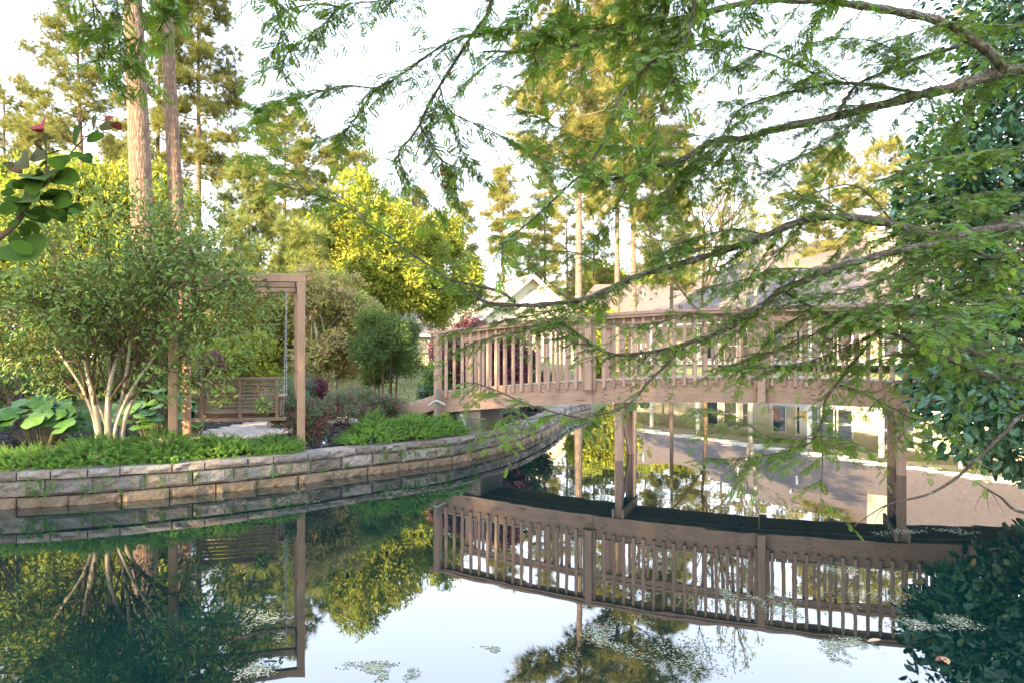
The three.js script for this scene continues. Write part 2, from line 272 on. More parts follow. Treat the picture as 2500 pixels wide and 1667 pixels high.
// ------------------------------------------------------------------ paver path
{
  const path = new THREE.Group(); path.name = 'paver_path'; path.userData = { kind: 'structure' }; scene.add(path);
  const ctr = new THREE.CatmullRomCurve3([[-4.6, 8.3], [-4.35, 9.6], [-4.15, 11.1], [-3.75, 12.6], [-2.9, 13.2], [-1.9, 12.3]].map(([x, d]) => V(x, 0, -d)), false, 'centripetal'), L = ctr.getLength(), R = rng(9);
  const geos = [0, 1, 2].map((k) => rbox(0.225 + k * 0.004, 0.05, 0.155, 0.008));
  let row = 0, n = 0;
  for (let s = 0; s < L; s += 0.163, row++) {
    const p = ctr.getPointAt(s / L), t = ctr.getTangentAt(s / L), side = V(-t.z, 0, t.x);
    for (let k = -2; k <= 3; k++) {
      if (n++ >= 300) break;
      const q = p.clone().addScaledVector(side, (k - 0.5) * 0.236 + (row % 2) * 0.118);
      const m = part(path, 'paver', geos[Math.floor(R() * 3)], paverM[Math.floor(R() * 3)], [q.x, groundY(q.x, -q.z) + 0.012 + R() * 0.004, q.z]);
      m.rotation.y = Math.atan2(side.x, side.z) - Math.PI / 2 + (R() - 0.5) * 0.03;
    }
  }
}
// ------------------------------------------------------------------ arched footbridge (local x along the span, -z to the far side)
const arcB = (u) => 0.865 - 0.25 * Math.pow((u - 4.74) / 4.61, 2), SPAN = 9.5, WID = 1.07;
function swept(u0, u1, yTop, h, z0, z1, n = 40) {          // rectangular member that follows the arch
  const p = [], ix = [], uv = []; let i0 = 0;
  const face = (f) => { for (let k = 0; k <= n; k++) { const u = lerp(u0, u1, k / n), [[ya, za, va], [yb, zb, vb]] = f(u); p.push(u, ya, za, u, yb, zb); uv.push(u, va, u, vb); if (k) { const a = i0 + (k - 1) * 2; ix.push(a, a + 1, a + 2, a + 1, a + 3, a + 2); } } i0 = p.length / 3; };
  face((u) => [[yTop(u), z1, 0.4 + h], [yTop(u) - h, z1, 0.4]]); face((u) => [[yTop(u) - h, z0, 0.9], [yTop(u), z0, 0.9 + h]]);
  face((u) => [[yTop(u), z0, 0], [yTop(u), z1, z1 - z0]]); face((u) => [[yTop(u) - h, z1, 1.3], [yTop(u) - h, z0, 1.3 + z1 - z0]]);
  for (const u of [u0, u1]) { const b = p.length / 3; p.push(u, yTop(u), z0, u, yTop(u), z1, u, yTop(u) - h, z1, u, yTop(u) - h, z0); uv.push(0, 0, 0, 0.05, h, 0.05, h, 0); u === u0 ? ix.push(b, b + 2, b + 1, b, b + 3, b + 2) : ix.push(b, b + 1, b + 2, b, b + 2, b + 3); i0 = p.length / 3; }
  let g = new THREE.BufferGeometry(); g.setAttribute('position', new THREE.Float32BufferAttribute(p, 3)); g.setAttribute('uv', new THREE.Float32BufferAttribute(uv, 2)); g.setIndex(ix); g = g.toNonIndexed(); g.computeVertexNormals(); return g;
}
{
  const br = thing('footbridge', 'arched tan wooden footbridge with slatted railings crossing the pond', 'bridge', [-1.22, 0, -10.8], -0.3692);
  const top = (u) => arcB(u) + 0.31, rail = (u) => top(u) + 0.965, R = rng(3);
  for (const z of [0, -WID + 0.06]) for (const [a, b] of [[0.12, 2.55], [2.556, 4.8], [4.806, 7.2], [7.206, SPAN]]) part(br, 'beam', swept(a, b, top, 0.31, z - 0.06, z, 16), z ? woodB : (a > 2 && a < 4.9 ? woodB : wood));
  part(br, 'joist', swept(0.2, SPAN, (u) => top(u) - 0.03, 0.22, -WID / 2 - 0.03, -WID / 2 + 0.03, 30), woodB);
  const board = rbox(0.136, 0.032, WID + 0.015, 0.004);
  for (let u = 0.1; u < SPAN; u += 0.143) { const m = part(br, 'deck_board', board, deckWood, [u, top(u) + 0.018 + R() * 0.003, -WID / 2]); m.rotation.z = Math.atan2(top(u + 0.05) - top(u - 0.05), 0.1); }
  for (const near of [true, false]) {
    const zf = near ? 0.002 : -WID - 0.002, s = near ? 1 : -1, bal = rbox(0.041, 1.0, 0.041, 0.004);
    part(br, 'handrail', swept(-0.06, SPAN, rail, 0.04, zf + s * 0.021 - 0.075, zf + s * 0.021 + 0.075), wood);
    part(br, 'rail_board', swept(0.0, SPAN, (u) => rail(u) - 0.043, 0.09, zf - s * 0.022 - 0.019, zf - s * 0.022 + 0.019), woodB);
    part(br, 'fascia_board', swept(-0.04, SPAN, (u) => rail(u) - 0.043, 0.034, zf + s * 0.063 - 0.018, zf + s * 0.063 + 0.018), wood);
    const posts = [0.08, 2.52, 4.86, 7.2, 9.4];
    for (let u = 0.21; u < SPAN - 0.1; u += 0.1405) {
      if (posts.some((q) => Math.abs(q - u) < 0.1)) continue;
      const m = part(br, 'baluster', bal, [wood, woodB, woodC][Math.floor(R() * 3)], [u + (R() - 0.5) * 0.008, rail(u) - 0.043 - 0.5 - R() * 0.004, zf + s * 0.0215]); m.rotation.z = (R() - 0.5) * 0.008;
    }
    for (const q of posts) {
      const long = q > 4 && q < 5, len = rail(q) - 0.045 - (long ? arcB(q) - 0.005 : q < 0.5 ? 0.3 : top(q) - 0.11);
      part(br, 'post', rbox(0.1, len, 0.1, 0.006), wood, [q, rail(q) - 0.045 - len / 2, zf + s * 0.052]);
      if (q > 0.5) for (const e of [-1, 1]) part(br, 'post_strip', rbox(0.042, len - (long ? 0.2 : 0), 0.06, 0.004), woodB, [q + e * 0.073, rail(q) - 0.045 - (len - (long ? 0.2 : 0)) / 2, zf + s * 0.032]);
    }
  }
  for (const u of [2.93, 6.5]) {                                                // timber bents standing in the water
    const h = arcB(u) + 0.02;
    for (const z of [-0.09, -WID + 0.2]) part(br, 'pile', rbox(0.1, h + 0.7, 0.1, 0.006), wood, [u, (h - 0.7) / 2, z]);
    for (const e of [-1, 1]) { part(br, 'pile_cap', rbox(0.035, 0.13, WID - 0.02, 0.004), woodB, [u + e * 0.069, h - 0.1, -WID / 2 + 0.03]); }
    for (const e of [-1, 1]) { const b = part(br, 'cross_brace', rbox(0.024, 1.0, 0.07, 0.004), wood, [u + e * 0.0135, 0.34, -WID / 2 + 0.055]); b.rotation.x = e * 0.72; }
  }
  const ab = rbox(0.42, 0.9, 0.95, 0.02); part(br, 'abutment', ab, concrete, [0.55, 0.22, -WID / 2]); part(br, 'abutment', ab, concrete, [SPAN - 0.4, 0.22, -WID / 2]);
  for (const z of [-0.03, -WID + 0.03]) { const b = part(br, 'ramp_board', rbox(1.1, 0.2, 0.045, 0.004), wood, [-0.46, 0.62, z]); b.rotation.z = 0.3; }
  const rb = rbox(0.14, 0.03, WID - 0.06); for (let k = 0; k < 7; k++) { const m = part(br, 'ramp_plank', rb, deckWood, [-0.06 - k * 0.143, 0.865 - k * 0.0445, -WID / 2]); m.rotation.z = 0.3; }
}
// ------------------------------------------------------------------ swing frame and swing
{
  const P = { fr: V(-2.62, 0, -8.47), fl: V(-4.05, 0, -8.15), bl: V(-4.5, 0, -9.44), br: V(-3.07, 0, -9.78) }, top = 2.49;
  const fr = thing('swing_frame', 'tan wooden post and beam frame that the bench swing hangs from', 'swing frame');
  const yaw = Math.atan2(-(P.fr.z - P.fl.z), P.fr.x - P.fl.x);
  for (const q of Object.values(P)) { const g0 = groundY(q.x, -q.z) - 0.15, h = top - 0.1 - g0; part(fr, 'post', rbox(0.092, h, 0.092, 0.006), frameWood, [q.x, g0 + h / 2, q.z], [0, yaw, 0]); }
  const beam = (a, b, y, ext, h = 0.1) => { const c = a.clone().add(b).multiplyScalar(0.5), d = b.clone().sub(a); const m = part(fr, 'beam', rbox(d.length() + ext, h, 0.09, 0.006), frameWood, [c.x, y, c.z]); m.rotation.y = Math.atan2(-d.z, d.x); return m; };
  beam(P.fl, P.fr, top - 0.05, 0.095); beam(P.bl, P.br, top - 0.05, 0.095);
  const ml = P.fl.clone().lerp(P.bl, 0.5), mr = P.fr.clone().lerp(P.br, 0.5); beam(ml, mr, top - 0.05, -0.1, 0.1);
  beam(P.fl, P.bl, top - 0.05, -0.096); beam(P.fr, P.br, top - 0.05, -0.096);
  // the swing: local x along the seat, +z towards the camera (its back)
  const sw = thing('bench_swing', 'brown slatted wooden bench swing seen from behind, hanging on chains', 'bench swing', [-3.56, 0, -8.93], yaw);
  const wd = 0.96, yb = 0.66;
  part(sw, 'bottom_rail', rbox(1.17, 0.045, 0.09, 0.005), swingWood, [0, yb, 0.0]);
  part(sw, 'bottom_rail', rbox(1.15, 0.045, 0.09, 0.005), swingWood, [0, yb + 0.03, -0.42]);
  for (const x of [-wd / 2 + 0.02, 0, wd / 2 - 0.02]) { const m = part(sw, 'back_stile', rbox(0.04, 0.5, 0.03, 0.004), swingWood, [x, yb + 0.27, 0.03]); m.rotation.x = 0.12; }
  const slat = rbox(wd - 0.04, 0.031, 0.016, 0.003); for (let k = 0; k < 9; k++) { const y = yb + 0.125 + k * 0.047; const m = part(sw, 'back_slat', slat, swingWood, [0, y, -0.002 + (k - 4) * 0.0056]); m.rotation.x = 0.12; }
  part(sw, 'top_rail', rbox(wd + 0.02, 0.03, 0.05, 0.004), swingWood, [0, yb + 0.535, 0.045]);
  const ss = rbox(wd, 0.018, 0.05, 0.003); for (let k = 0; k < 7; k++) part(sw, 'seat_slat', ss, swingWood, [0, yb + 0.075 + Math.abs(k - 3) * 0.004, -0.05 - k * 0.06]);
  for (const e of [-1, 1]) { part(sw, 'armrest', rbox(0.08, 0.025, 0.46, 0.004), frameWood, [e * (wd / 2 + 0.03), yb + 0.3, -0.2]); part(sw, 'arm_post', rbox(0.04, 0.25, 0.04, 0.004), swingWood, [e * (wd / 2 + 0.02), yb + 0.17, -0.38]); part(sw, 'arm_post', rbox(0.035, 0.27, 0.035, 0.004), swingWood, [e * (wd / 2 + 0.025), yb + 0.17, -0.03]); }
  const link = new THREE.TorusGeometry(0.008, 0.002, 5, 8); link.scale(1, 1.5, 1);
  for (const e of [-1, 1]) for (const z of [0, -0.42]) {
    const a = V(e * 0.54, yb + 0.02, z), b = V(e * 0.56, top - 0.12, -0.2), n = Math.round(a.distanceTo(b) / 0.026), gs = [];
    for (let k = 0; k <= n; k++) { const g = link.clone(); if (k % 2) g.rotateY(Math.PI / 2); const p = a.clone().lerp(b, k / n); g.translate(p.x, p.y, p.z); gs.push(g); }
    part(sw, 'chain', mergeGeometries(gs), chainM);
  }
}
// ------------------------------------------------------------------ houses
const shingle = std({ map: tex(512, (u, v) => { const row = Math.floor(v * 40), c = hash(Math.floor(u * 26 + (row % 2) * 0.5), row, 3), f = fbm(u * 30, v * 30, 30, 3, 4); const e = (v * 40 % 1) < 0.14 ? 0.82 : 1; return mixc([0.45 * e, 0.39 * e, 0.35 * e], [0.34 * e, 0.295 * e, 0.275 * e], c * 0.6 + f * 0.4); }, true, 0.22), roughness: 0.95 });
const shingleTan = std({ map: tex(256, (u, v) => { const row = Math.floor(v * 30), c = hash(Math.floor(u * 20 + (row % 2) * 0.5), row, 5); return mixc([0.55, 0.5, 0.45], [0.44, 0.4, 0.37], c * 0.7 + 0.3 * fbm(u * 20, v * 20, 20, 2, 2)); }, true, 0.25), roughness: 0.95 });
const sidingBump = tex(64, (u, v) => grey((v * 4) % 1), false, 1.2);
const siding = std({ map: tex(256, (u, v) => { const f = fbm(u * 8, v * 30, 30, 3, 6); return mixc([0.76, 0.72, 0.62], [0.7, 0.66, 0.57], f); }, true, 0.5), bumpMap: sidingBump, bumpScale: 0.02, roughness: 0.8 });
const trimW = std({ c: [0.7, 0.68, 0.62], roughness: 0.6 }), glassD = std({ c: [0.02, 0.022, 0.025], roughness: 0.04, ior: 1.5 }), slabM = std({ c: [0.4, 0.38, 0.36], roughness: 0.9 });
function poly(verts, faces) {                          // flat-shaded solid from corner lists
  const p = []; for (const f of faces) for (let k = 1; k + 1 < f.length; k++) for (const i of [f[0], f[k], f[k + 1]]) p.push(...verts[i]);
  const g = new THREE.BufferGeometry(); g.setAttribute('position', new THREE.Float32BufferAttribute(p, 3)); g.computeVertexNormals(); return metric(g, false);
}
function hipRoof(x0, x1, z0, z1, y, rise, hip) {         // eaves rectangle with a ridge along x; z0 is the front (larger z)
  const zm = (z0 + z1) / 2, t = 0.16, v = [[x0, y, z0], [x1, y, z0], [x1, y, z1], [x0, y, z1], [x0 + hip, y + rise, zm], [x1 - hip, y + rise, zm], [x0, y - t, z0], [x1, y - t, z0], [x1, y - t, z1], [x0, y - t, z1]];
  return poly(v, [[0, 1, 5, 4], [1, 2, 5], [2, 3, 4, 5], [3, 0, 4], [6, 7, 1, 0], [7, 8, 2, 1], [8, 9, 3, 2], [9, 6, 0, 3], [9, 8, 7, 6]]);
}
function windowOn(parent, x, y, z, w, h, cols = 1, rows = 2, name = 'window') {
  const f = part(parent, name, mergeGeometries([moved(pbox(w + 0.2, 0.1, 0.07), x, y + h + 0.05, z), moved(pbox(w + 0.2, 0.1, 0.09), x, y - 0.05, z), moved(pbox(0.1, h, 0.07), x - w / 2 - 0.05, y + h / 2, z), moved(pbox(0.1, h, 0.07), x + w / 2 + 0.05, y + h / 2, z)]), trimW);
  for (let i = 0; i < cols; i++) for (let j = 0; j < rows; j++) part(f, 'pane', pbox(w / cols - 0.05, h / rows - 0.05, 0.02), glassD, [x - w / 2 + (i + 0.5) * w / cols, y + (j + 0.5) * h / rows, z - 0.015]);
  part(f, 'glazing_bar', mergeGeometries([moved(pbox(w, 0.05, 0.05), x, y + h / rows, z - 0.005), ...(cols > 1 ? [moved(pbox(0.05, h, 0.045), x, y + h / 2, z - 0.003)] : [])]), trimW);
  return f;
}
{
  const base = 1.5, H = 2.9;
  const house = thing('lake_house', 'cream house with white porch posts and grey hip roof across the pond', 'house', [7.9, base, -69], -1.093);
  const wl = (x) => moved, wz = -2.2; void wl;
  part(house, 'wall', moved(pbox(31, H, 0.2), 15.5, H / 2, wz - 0.1), siding);
  part(house, 'wall', moved(pbox(11, H, 0.2), 36.5, H / 2, -0.9), siding);
  part(house, 'wall', moved(pbox(0.2, H, 28), 0.1, H / 2, wz - 14.2), siding);
  part(house, 'porch_floor', moved(pbox(43, 0.3, 3), 21, -0.1, -0.9), slabM);
  part(house, 'porch_ceiling', moved(pbox(42.6, 0.06, 3.2), 21, H + 0.0, -1.0), trimW);
  for (const x of [4.5, 10, 15.8, 21.3, 26.4, 31.5, 36.1, 40.5]) part(house, 'porch_post', moved(rbox(0.22, H - 0.05, 0.22, 0.01), x, H / 2 - 0.02, 0.25), trimW);
  for (const [px, w, c] of [[1640, 1.2, 1], [1682, 1.3, 1], [1722, 0.9, 1], [1797, 1.1, 1], [1867, 2.0, 2], [1913, 1.4, 1], [1950, 1.3, 1], [2083, 1.3, 1]]) { const r = (px - 1250) / F, x = (69 * r - 7.9 + 2.2 * (0.46 * r - 0.888) * -1) / (0.46 + 0.888 * r); windowOn(house, x, 0.25, wz + 0.03, w, 1.95, c); }
  for (const [px, w] of [[2133, 1.2], [2173, 0.8], [2220, 0.7], [2300, 0.9]]) { const r = (px - 1250) / F, x = (69 * r - 7.9) / (0.46 + 0.888 * r); windowOn(house, x + 0.6, px === 2220 ? 1.0 : 0.25, -0.77, w, px === 2220 ? 1.2 : 1.95); }
  const dr = part(house, 'door', moved(pbox(0.95, 2.1, 0.06), 24.1, 1.1, wz + 0.05), trimW); part(dr, 'handle', moved(new THREE.SphereGeometry(0.04, 8, 6), 24.45, 1.05, wz + 0.1), metalDark);
  part(house, 'roof', hipRoof(-0.7, 43, 0.75, -33, H + 0.2, 8.2, 9), shingle);
  part(house, 'fascia', moved(pbox(43.8, 0.26, 0.06), 21.15, H + 0.15, 0.79), trimW);
  const ch = part(house, 'chimney', moved(pbox(1.5, 5.2, 1.2), 27, H + 3.4, -6.5), siding); part(ch, 'chimney_cap', moved(pbox(1.7, 0.15, 1.4), 27, H + 6.05, -6.5), trimW);
  for (const [x, z, y] of [[14, -6, 6.4], [17, -9, 7.7], [21, -5, 5.9]]) part(house, 'roof_vent', moved(new THREE.CylinderGeometry(0.12, 0.14, 0.9, 8), x, y, z), chainM);
  const wing = thing('house_wing', 'grey hip roofed wing standing behind the pine trunks beyond the bridge', 'house', [5, base, -72], 0);
  part(wing, 'wall', moved(pbox(20, H, 14), 10, H / 2, -8), siding); part(wing, 'roof', hipRoof(-0.5, 21, 0.5, -16, H, 6.1, 5.2), shingle);
  part(wing, 'roof_vent', moved(new THREE.CylinderGeometry(0.12, 0.14, 0.9, 8), 9.5, H + 4.6, -3.2), chainM);
  // gabled house with the sunlit end wall
  const gh = thing('gabled_house', 'sunlit cream house gable with tan shingle roof behind the bridge railing', 'house', [1.53, 1.01, -58], 0.34); gh.scale.setScalar(1.289);
  const hw = 3.15, eh = 3.35, pk = 5.95, D = 11;
  const wallV = [[-hw, -0.4, 0], [hw, -0.4, 0], [hw, eh, 0], [0, pk, 0], [-hw, eh, 0], [-hw, -0.4, -D], [hw, -0.4, -D], [hw, eh, -D], [0, pk, -D], [-hw, eh, -D]];
  part(gh, 'wall', poly(wallV, [[0, 1, 2, 3, 4], [6, 5, 9, 8, 7], [5, 0, 4, 9], [1, 6, 7, 2]]), std({ c: [0.62, 0.56, 0.42], roughness: 0.85, bumpMap: sidingBump, bumpScale: 0.02 }));
  const sl = Math.atan2(pk - eh, hw), rl = Math.hypot(pk - eh, hw) + 0.6;
  for (const e of [-1, 1]) { const g = pbox(rl, 0.14, D + 1); g.translate(-e * 0 + e * rl / 2, 0.1, -D / 2); g.rotateZ(-e * sl); g.translate(0, pk, 0); part(gh, 'roof', g, shingleTan); const t = pbox(rl, 0.24, 0.06); t.translate(e * rl / 2, -0.02, 0.54); t.rotateZ(-e * sl); t.translate(0, pk, 0); part(gh, 'rake_board', t, trimW); }
  // lower wing on the left
  const lw = thing('low_outbuilding', 'low tan outbuilding with grey roof behind the dark green shrub', 'outbuilding', [-6.6, 1.0, -46], 0.25);
  part(lw, 'wall', moved(pbox(4.6, 2.2, 5), 0.4, 1.1, -2.6), siding); part(lw, 'roof', hipRoof(-2.6, 3.4, 0.4, -5.6, 2.3, 1.9, 1.6), shingle); part(lw, 'fascia', moved(pbox(6.1, 0.2, 0.05), 0.4, 2.22, 0.44), trimW);
  windowOn(lw, 1.4, 0.7, 0, 0.9, 1.1);
  // timber deck railing in the sun
  const dk = thing('deck_fence', 'orange brown timber deck railing in the sun beside the outbuilding', 'railing', [-4.9, 0.95, -38], 0.1);
  for (const y of [0.25, 0.95]) part(dk, 'rail', moved(pbox(3.4, 0.09, 0.06), 1.2, y, 0), std({ c: [0.5, 0.25, 0.1] }));
  for (let k = 0; k < 15; k++) part(dk, 'picket', pbox(0.05, 0.8, 0.035), k % 2 ? std({ c: [0.48, 0.24, 0.1] }) : std({ c: [0.52, 0.28, 0.12] }), [-0.45 + k * 0.236, 0.6, 0.05]);
  // porch things
  const toHouse = (x, z) => { const c = Math.cos(-1.093), s = Math.sin(-1.093); return [7.9 + x * c + z * s, -69 - x * s + z * c]; };
  const chair = (name, label, x, m) => {
    const [wx, wz2] = toHouse(x, -0.9), r = thing(name, label, 'rocking chair', [wx, base + 0.06, wz2], -1.093, 'rocking chairs on the porch');
    for (const e of [-1, 1]) { const t = new Tubes(); t.tube(curve([V(e * 0.28, 0.06, 0.4), V(e * 0.28, 0, 0), V(e * 0.28, 0.07, -0.42)], 6), Array(7).fill(0.02), 5); part(r, 'rocker', t.geo(), m); part(r, 'leg', moved(pbox(0.04, 0.62, 0.04), e * 0.28, 0.33, 0.24), m); part(r, 'leg', moved(pbox(0.04, 0.45, 0.04), e * 0.28, 0.24, -0.24), m); part(r, 'armrest', moved(pbox(0.07, 0.03, 0.56), e * 0.3, 0.65, 0), m); }
    part(r, 'seat', moved(pbox(0.56, 0.04, 0.52), 0, 0.45, 0), m); part(r, 'top_rail', moved(pbox(0.58, 0.1, 0.04), 0, 1.1, -0.38), m);
    for (let k = 0; k < 6; k++) { const s = part(r, 'back_slat', pbox(0.05, 0.66, 0.025), m, [-0.23 + k * 0.092, 0.77, -0.31]); s.rotation.x = -0.18; }
  };
  chair('rocking_chair', 'red brown slatted rocking chair on the porch of the cream house', 22.4, std({ c: [0.3, 0.12, 0.08], roughness: 0.6 }));
  chair('rocking_chair', 'yellow slatted rocking chair on the porch of the cream house', 24.9, std({ c: [0.7, 0.42, 0.06], roughness: 0.6 }));
  const [gx, gz] = toHouse(8.8, 0.1), gr = thing('barbecue_grill', 'black wheeled barbecue grill on the porch behind the bridge railing', 'grill', [gx, base + 0.05, gz], -1.0);
  part(gr, 'lid', moved(new THREE.SphereGeometry(0.42, 16, 10, 0, 6.3, 0, 1.6).scale(1.3, 0.8, 0.8), 0, 0.85, 0), metalDark); part(gr, 'firebox', moved(rbox(1.05, 0.3, 0.6, 0.05), 0, 0.7, 0), metalDark); part(gr, 'side_shelf', moved(rbox(0.5, 0.04, 0.5), 0.8, 0.82, 0), metalDark);
  for (const [x, z] of [[-0.4, 0.22], [0.4, 0.22], [-0.4, -0.22], [0.4, -0.22]]) part(gr, 'leg', moved(pbox(0.05, 0.6, 0.05), x, 0.3, z), metalDark);
  for (const z of [-0.28, 0.28]) { const w = new THREE.CylinderGeometry(0.12, 0.12, 0.05, 16); w.rotateX(Math.PI / 2); part(gr, 'wheel', moved(w, 0.42, 0.12, z), chainM); }
}
// ------------------------------------------------------------------ trees
const tuftA = tuftGeo(1, 30, 0.04), tuftB = tuftGeo(2, 26, 0.04, 1.2);
function pine(name, label, o) {       // o: x, d, h, r, lean, crown: [from, to] share of height, reach, limbs, tufts, size, col, seed
  const R = rng(o.seed), y0 = groundY(o.x, o.d) - 0.1, root = thing(name, label, 'pine tree', [o.x, y0, -o.d], 0, o.group);
  const T = new Tubes(), lean = o.lean || [0, 0], n = 14, pts = [], rad = [], bend = (R() - 0.5) * 0.3;
  for (let k = 0; k <= n; k++) { const t = k / n; pts.push(V(lean[0] * t + Math.sin(t * 5 + o.seed) * bend * 0.5, t * o.h, lean[1] * t)); rad.push(o.r * (t < 0.04 ? 1.25 : 1) * (1 - 0.82 * Math.pow(t, 1.3))); }
  T.tube(pts, rad, o.r > 0.2 ? 20 : 10, 0.12, o.seed);
  const list = [[], []], [c0, c1] = o.crown, sz = o.size || 0.34;
  const put = (p, dir) => { const c = tint(R, o.col || [0.2, 0.2, 0.045], 0.28, 0.12); list[R() < 0.5 ? 0 : 1].push([basis(dir, rdir(R), sz * (0.75 + R() * 0.5), p), c]); };
  for (let i = 0; i < o.limbs; i++) {
    const t = lerp(c0, c1, (i + R() * 0.8) / o.limbs), k = Math.min(n - 1, Math.floor(t * n)), p = pts[k].clone().lerp(pts[k + 1], t * n - k), f = (t - c0) / (c1 - c0);
    const prof = o.round ? Math.sqrt(Math.max(0.05, 1 - Math.pow(f * 2 - 0.9, 2) * 0.8)) : (1 - 0.55 * f) * (f < 0.12 ? 0.7 : 1), a = i * 2.4 + R() * 0.9, len = o.reach * prof * (0.65 + R() * 0.5), up = lerp(-0.05, 0.75, f) + (R() - 0.5) * 0.25;
    const dir = V(Math.cos(a), up, Math.sin(a)).normalize(), side = V(-Math.sin(a), 0, Math.cos(a)), q = [p.clone(), p.clone().addScaledVector(dir, len * 0.4).add(V(0, -0.03 * len, 0)), p.clone().addScaledVector(dir, len).add(V(0, 0.1 * len, 0))];
    const cp = curve(q, 6), r0 = clamp(o.r * 0.28 * (1 - 0.5 * f), 0.015, 0.09); T.tube(cp, cp.map((_, j) => r0 * (1 - 0.85 * j / 6)), 5, 0, i);
    const puffs = Math.max(3, Math.round(o.puffs * prof));
    for (let j = 0; j < puffs; j++) {
      const s = 0.35 + 0.65 * Math.sqrt((j + R()) / puffs), b = cp[Math.min(5, Math.floor(s * 6))].clone().lerp(cp[Math.min(6, Math.floor(s * 6) + 1)], (s * 6) % 1), off = (R() - 0.5) * 0.8 * len * (1.1 - s * 0.6);
      const c = b.clone().addScaledVector(side, off).add(V(0, R() * 0.25 * len * 0.3, 0)); T.tube([b, b.clone().lerp(c, 0.5).add(V(0, 0.03, 0)), c], [r0 * 0.4, r0 * 0.3, r0 * 0.12], 4);
      const pr = (o.puff || 0.42) * (0.7 + R() * 0.6), m = Math.round(o.tufts * 1.6 * (0.6 + R() * 0.8));
      for (let q2 = 0; q2 < m; q2++) { const e = rdir(R); e.y = e.y * 0.7 + 0.25; e.normalize(); put(c.clone().addScaledVector(e, pr * (0.15 + 0.85 * R())), e.clone().add(V(0, 0.45, 0)).addScaledVector(dir, 0.25)); }
    }
  }
  part(root, 'trunk', T.geo(), o.r > 0.19 ? pineBark : pineBarkFar);
  list.forEach((l, k) => copies(root, 'crown', [tuftA, tuftB][k], needleM, l));
  return root;
}
const clumps = [clumpGeo(1, 12, 0.9, 0.75), clumpGeo(2, 12, 0.9, 0.75), clumpGeo(3, 12, 0.9, 0.75)];
const clumpsNarrow = [clumpGeo(4, 14, 0.95, 0.7, 0.24), clumpGeo(5, 14, 0.95, 0.7, 0.24)];
function grow(R, T, p, dir, len, r, depth, tips, o) {   // recursive branching; tips collect [point, direction]
  const n = 4, pts = [p.clone()], d = dir.clone(); let q = p.clone();
  for (let k = 0; k < n; k++) { d.add(rdir(R).multiplyScalar(o.wander || 0.16)).add(V(0, o.lift || 0.05, 0)).normalize(); q = q.clone().addScaledVector(d, len / n); pts.push(q); }
  T.tube(pts, pts.map((_, k) => r * (1 - 0.4 * k / n)), depth > 1 ? 7 : 4, 0.1, depth);
  if (depth <= 1) pts.slice(1).forEach((x) => tips.push([x, d.clone()]));
  if (depth <= 0) return;
  const kids = o.kids || 3;
  for (let k = 0; k < kids; k++) { const e = d.clone().add(rdir(R).multiplyScalar(o.spread || 0.75)).normalize(), s = k ? 2 + Math.floor(R() * 3) : 4; grow(R, T, pts[Math.min(s, n)], e, len * (0.62 + R() * 0.2), r * 0.58, depth - 1, tips, o); }
}
function broad(name, label, o) {      // broadleaf tree or shrub: uneven lobes of leaf clumps round a branching trunk
  const R = rng(o.seed), y0 = groundY(o.x, o.d) - 0.05, root = thing(name, label, o.cat || 'tree', [o.x, y0, -o.d], 0, o.group), T = new Tubes();
  const c = V(o.cx || 0, o.cy, o.cz || 0), stems = o.stems || 1, lobes = [];
  for (let k = 0; k < o.lobes; k++) { const e = rdir(R), s = 0.45 + 0.45 * R(); lobes.push([V(c.x + e.x * o.rx * s, c.y + e.y * o.ry * s, c.z + e.z * o.rz * s), (o.lr || 0.45) * (0.6 + R() * 0.7)]); }
  for (let s = 0; s < stems; s++) { const a = s / stems * 6.28 + R(), b = V(Math.cos(a) * 0.12 * stems * 0.3, 0, Math.sin(a) * 0.12 * stems * 0.3), top = V(c.x + Math.cos(a) * o.rx * (stems > 1 ? 0.35 : 0.05), c.y, c.z + Math.sin(a) * o.rz * (stems > 1 ? 0.35 : 0.05)), cp = curve([b, b.clone().lerp(top, 0.5).add(rdir(R).multiplyScalar(0.08)), top], 6); T.tube(cp, cp.map((_, j) => o.r * (1 - 0.6 * j / 6)), 7, 0.2, s); lobes.forEach(([l], i) => { if (i % stems === s) { const st = cp[3 + (i % 3)]; T.tube(curve([st, st.clone().lerp(l, 0.5).add(V(0, 0.1 * o.ry, 0)), l], 4), [0.4, 0.32, 0.25, 0.16, 0.06].map((x) => x * o.r), 5); } }); }
  const gl = o.geo || clumps, lists = gl.map(() => []), cols = o.cols;
  for (let i = 0; i < o.n; i++) {
    const [l, lr] = lobes[Math.floor(R() * lobes.length)], e = rdir(R), rr = lr * Math.pow(R(), 0.4), p = l.clone().add(V(e.x * rr * o.rx, e.y * rr * o.ry * 0.85, e.z * rr * o.rz));
    const out = p.clone().sub(c).normalize().add(rdir(R).multiplyScalar(0.8)).add(V(0, 0.2, 0));
    lists[Math.floor(R() * gl.length)].push([basis(out, rdir(R).add(V(0, 0.8, 0)), o.size * (0.6 + R() * 0.8), p), tint(R, cols[Math.floor(R() * cols.length)], 0.3, 0.12)]);
  }
  part(root, 'trunk', T.geo(), o.bark || twigBark);
  lists.forEach((l, k) => copies(root, 'crown', gl[k], o.mat || softLeaf, l));
  return root;
}
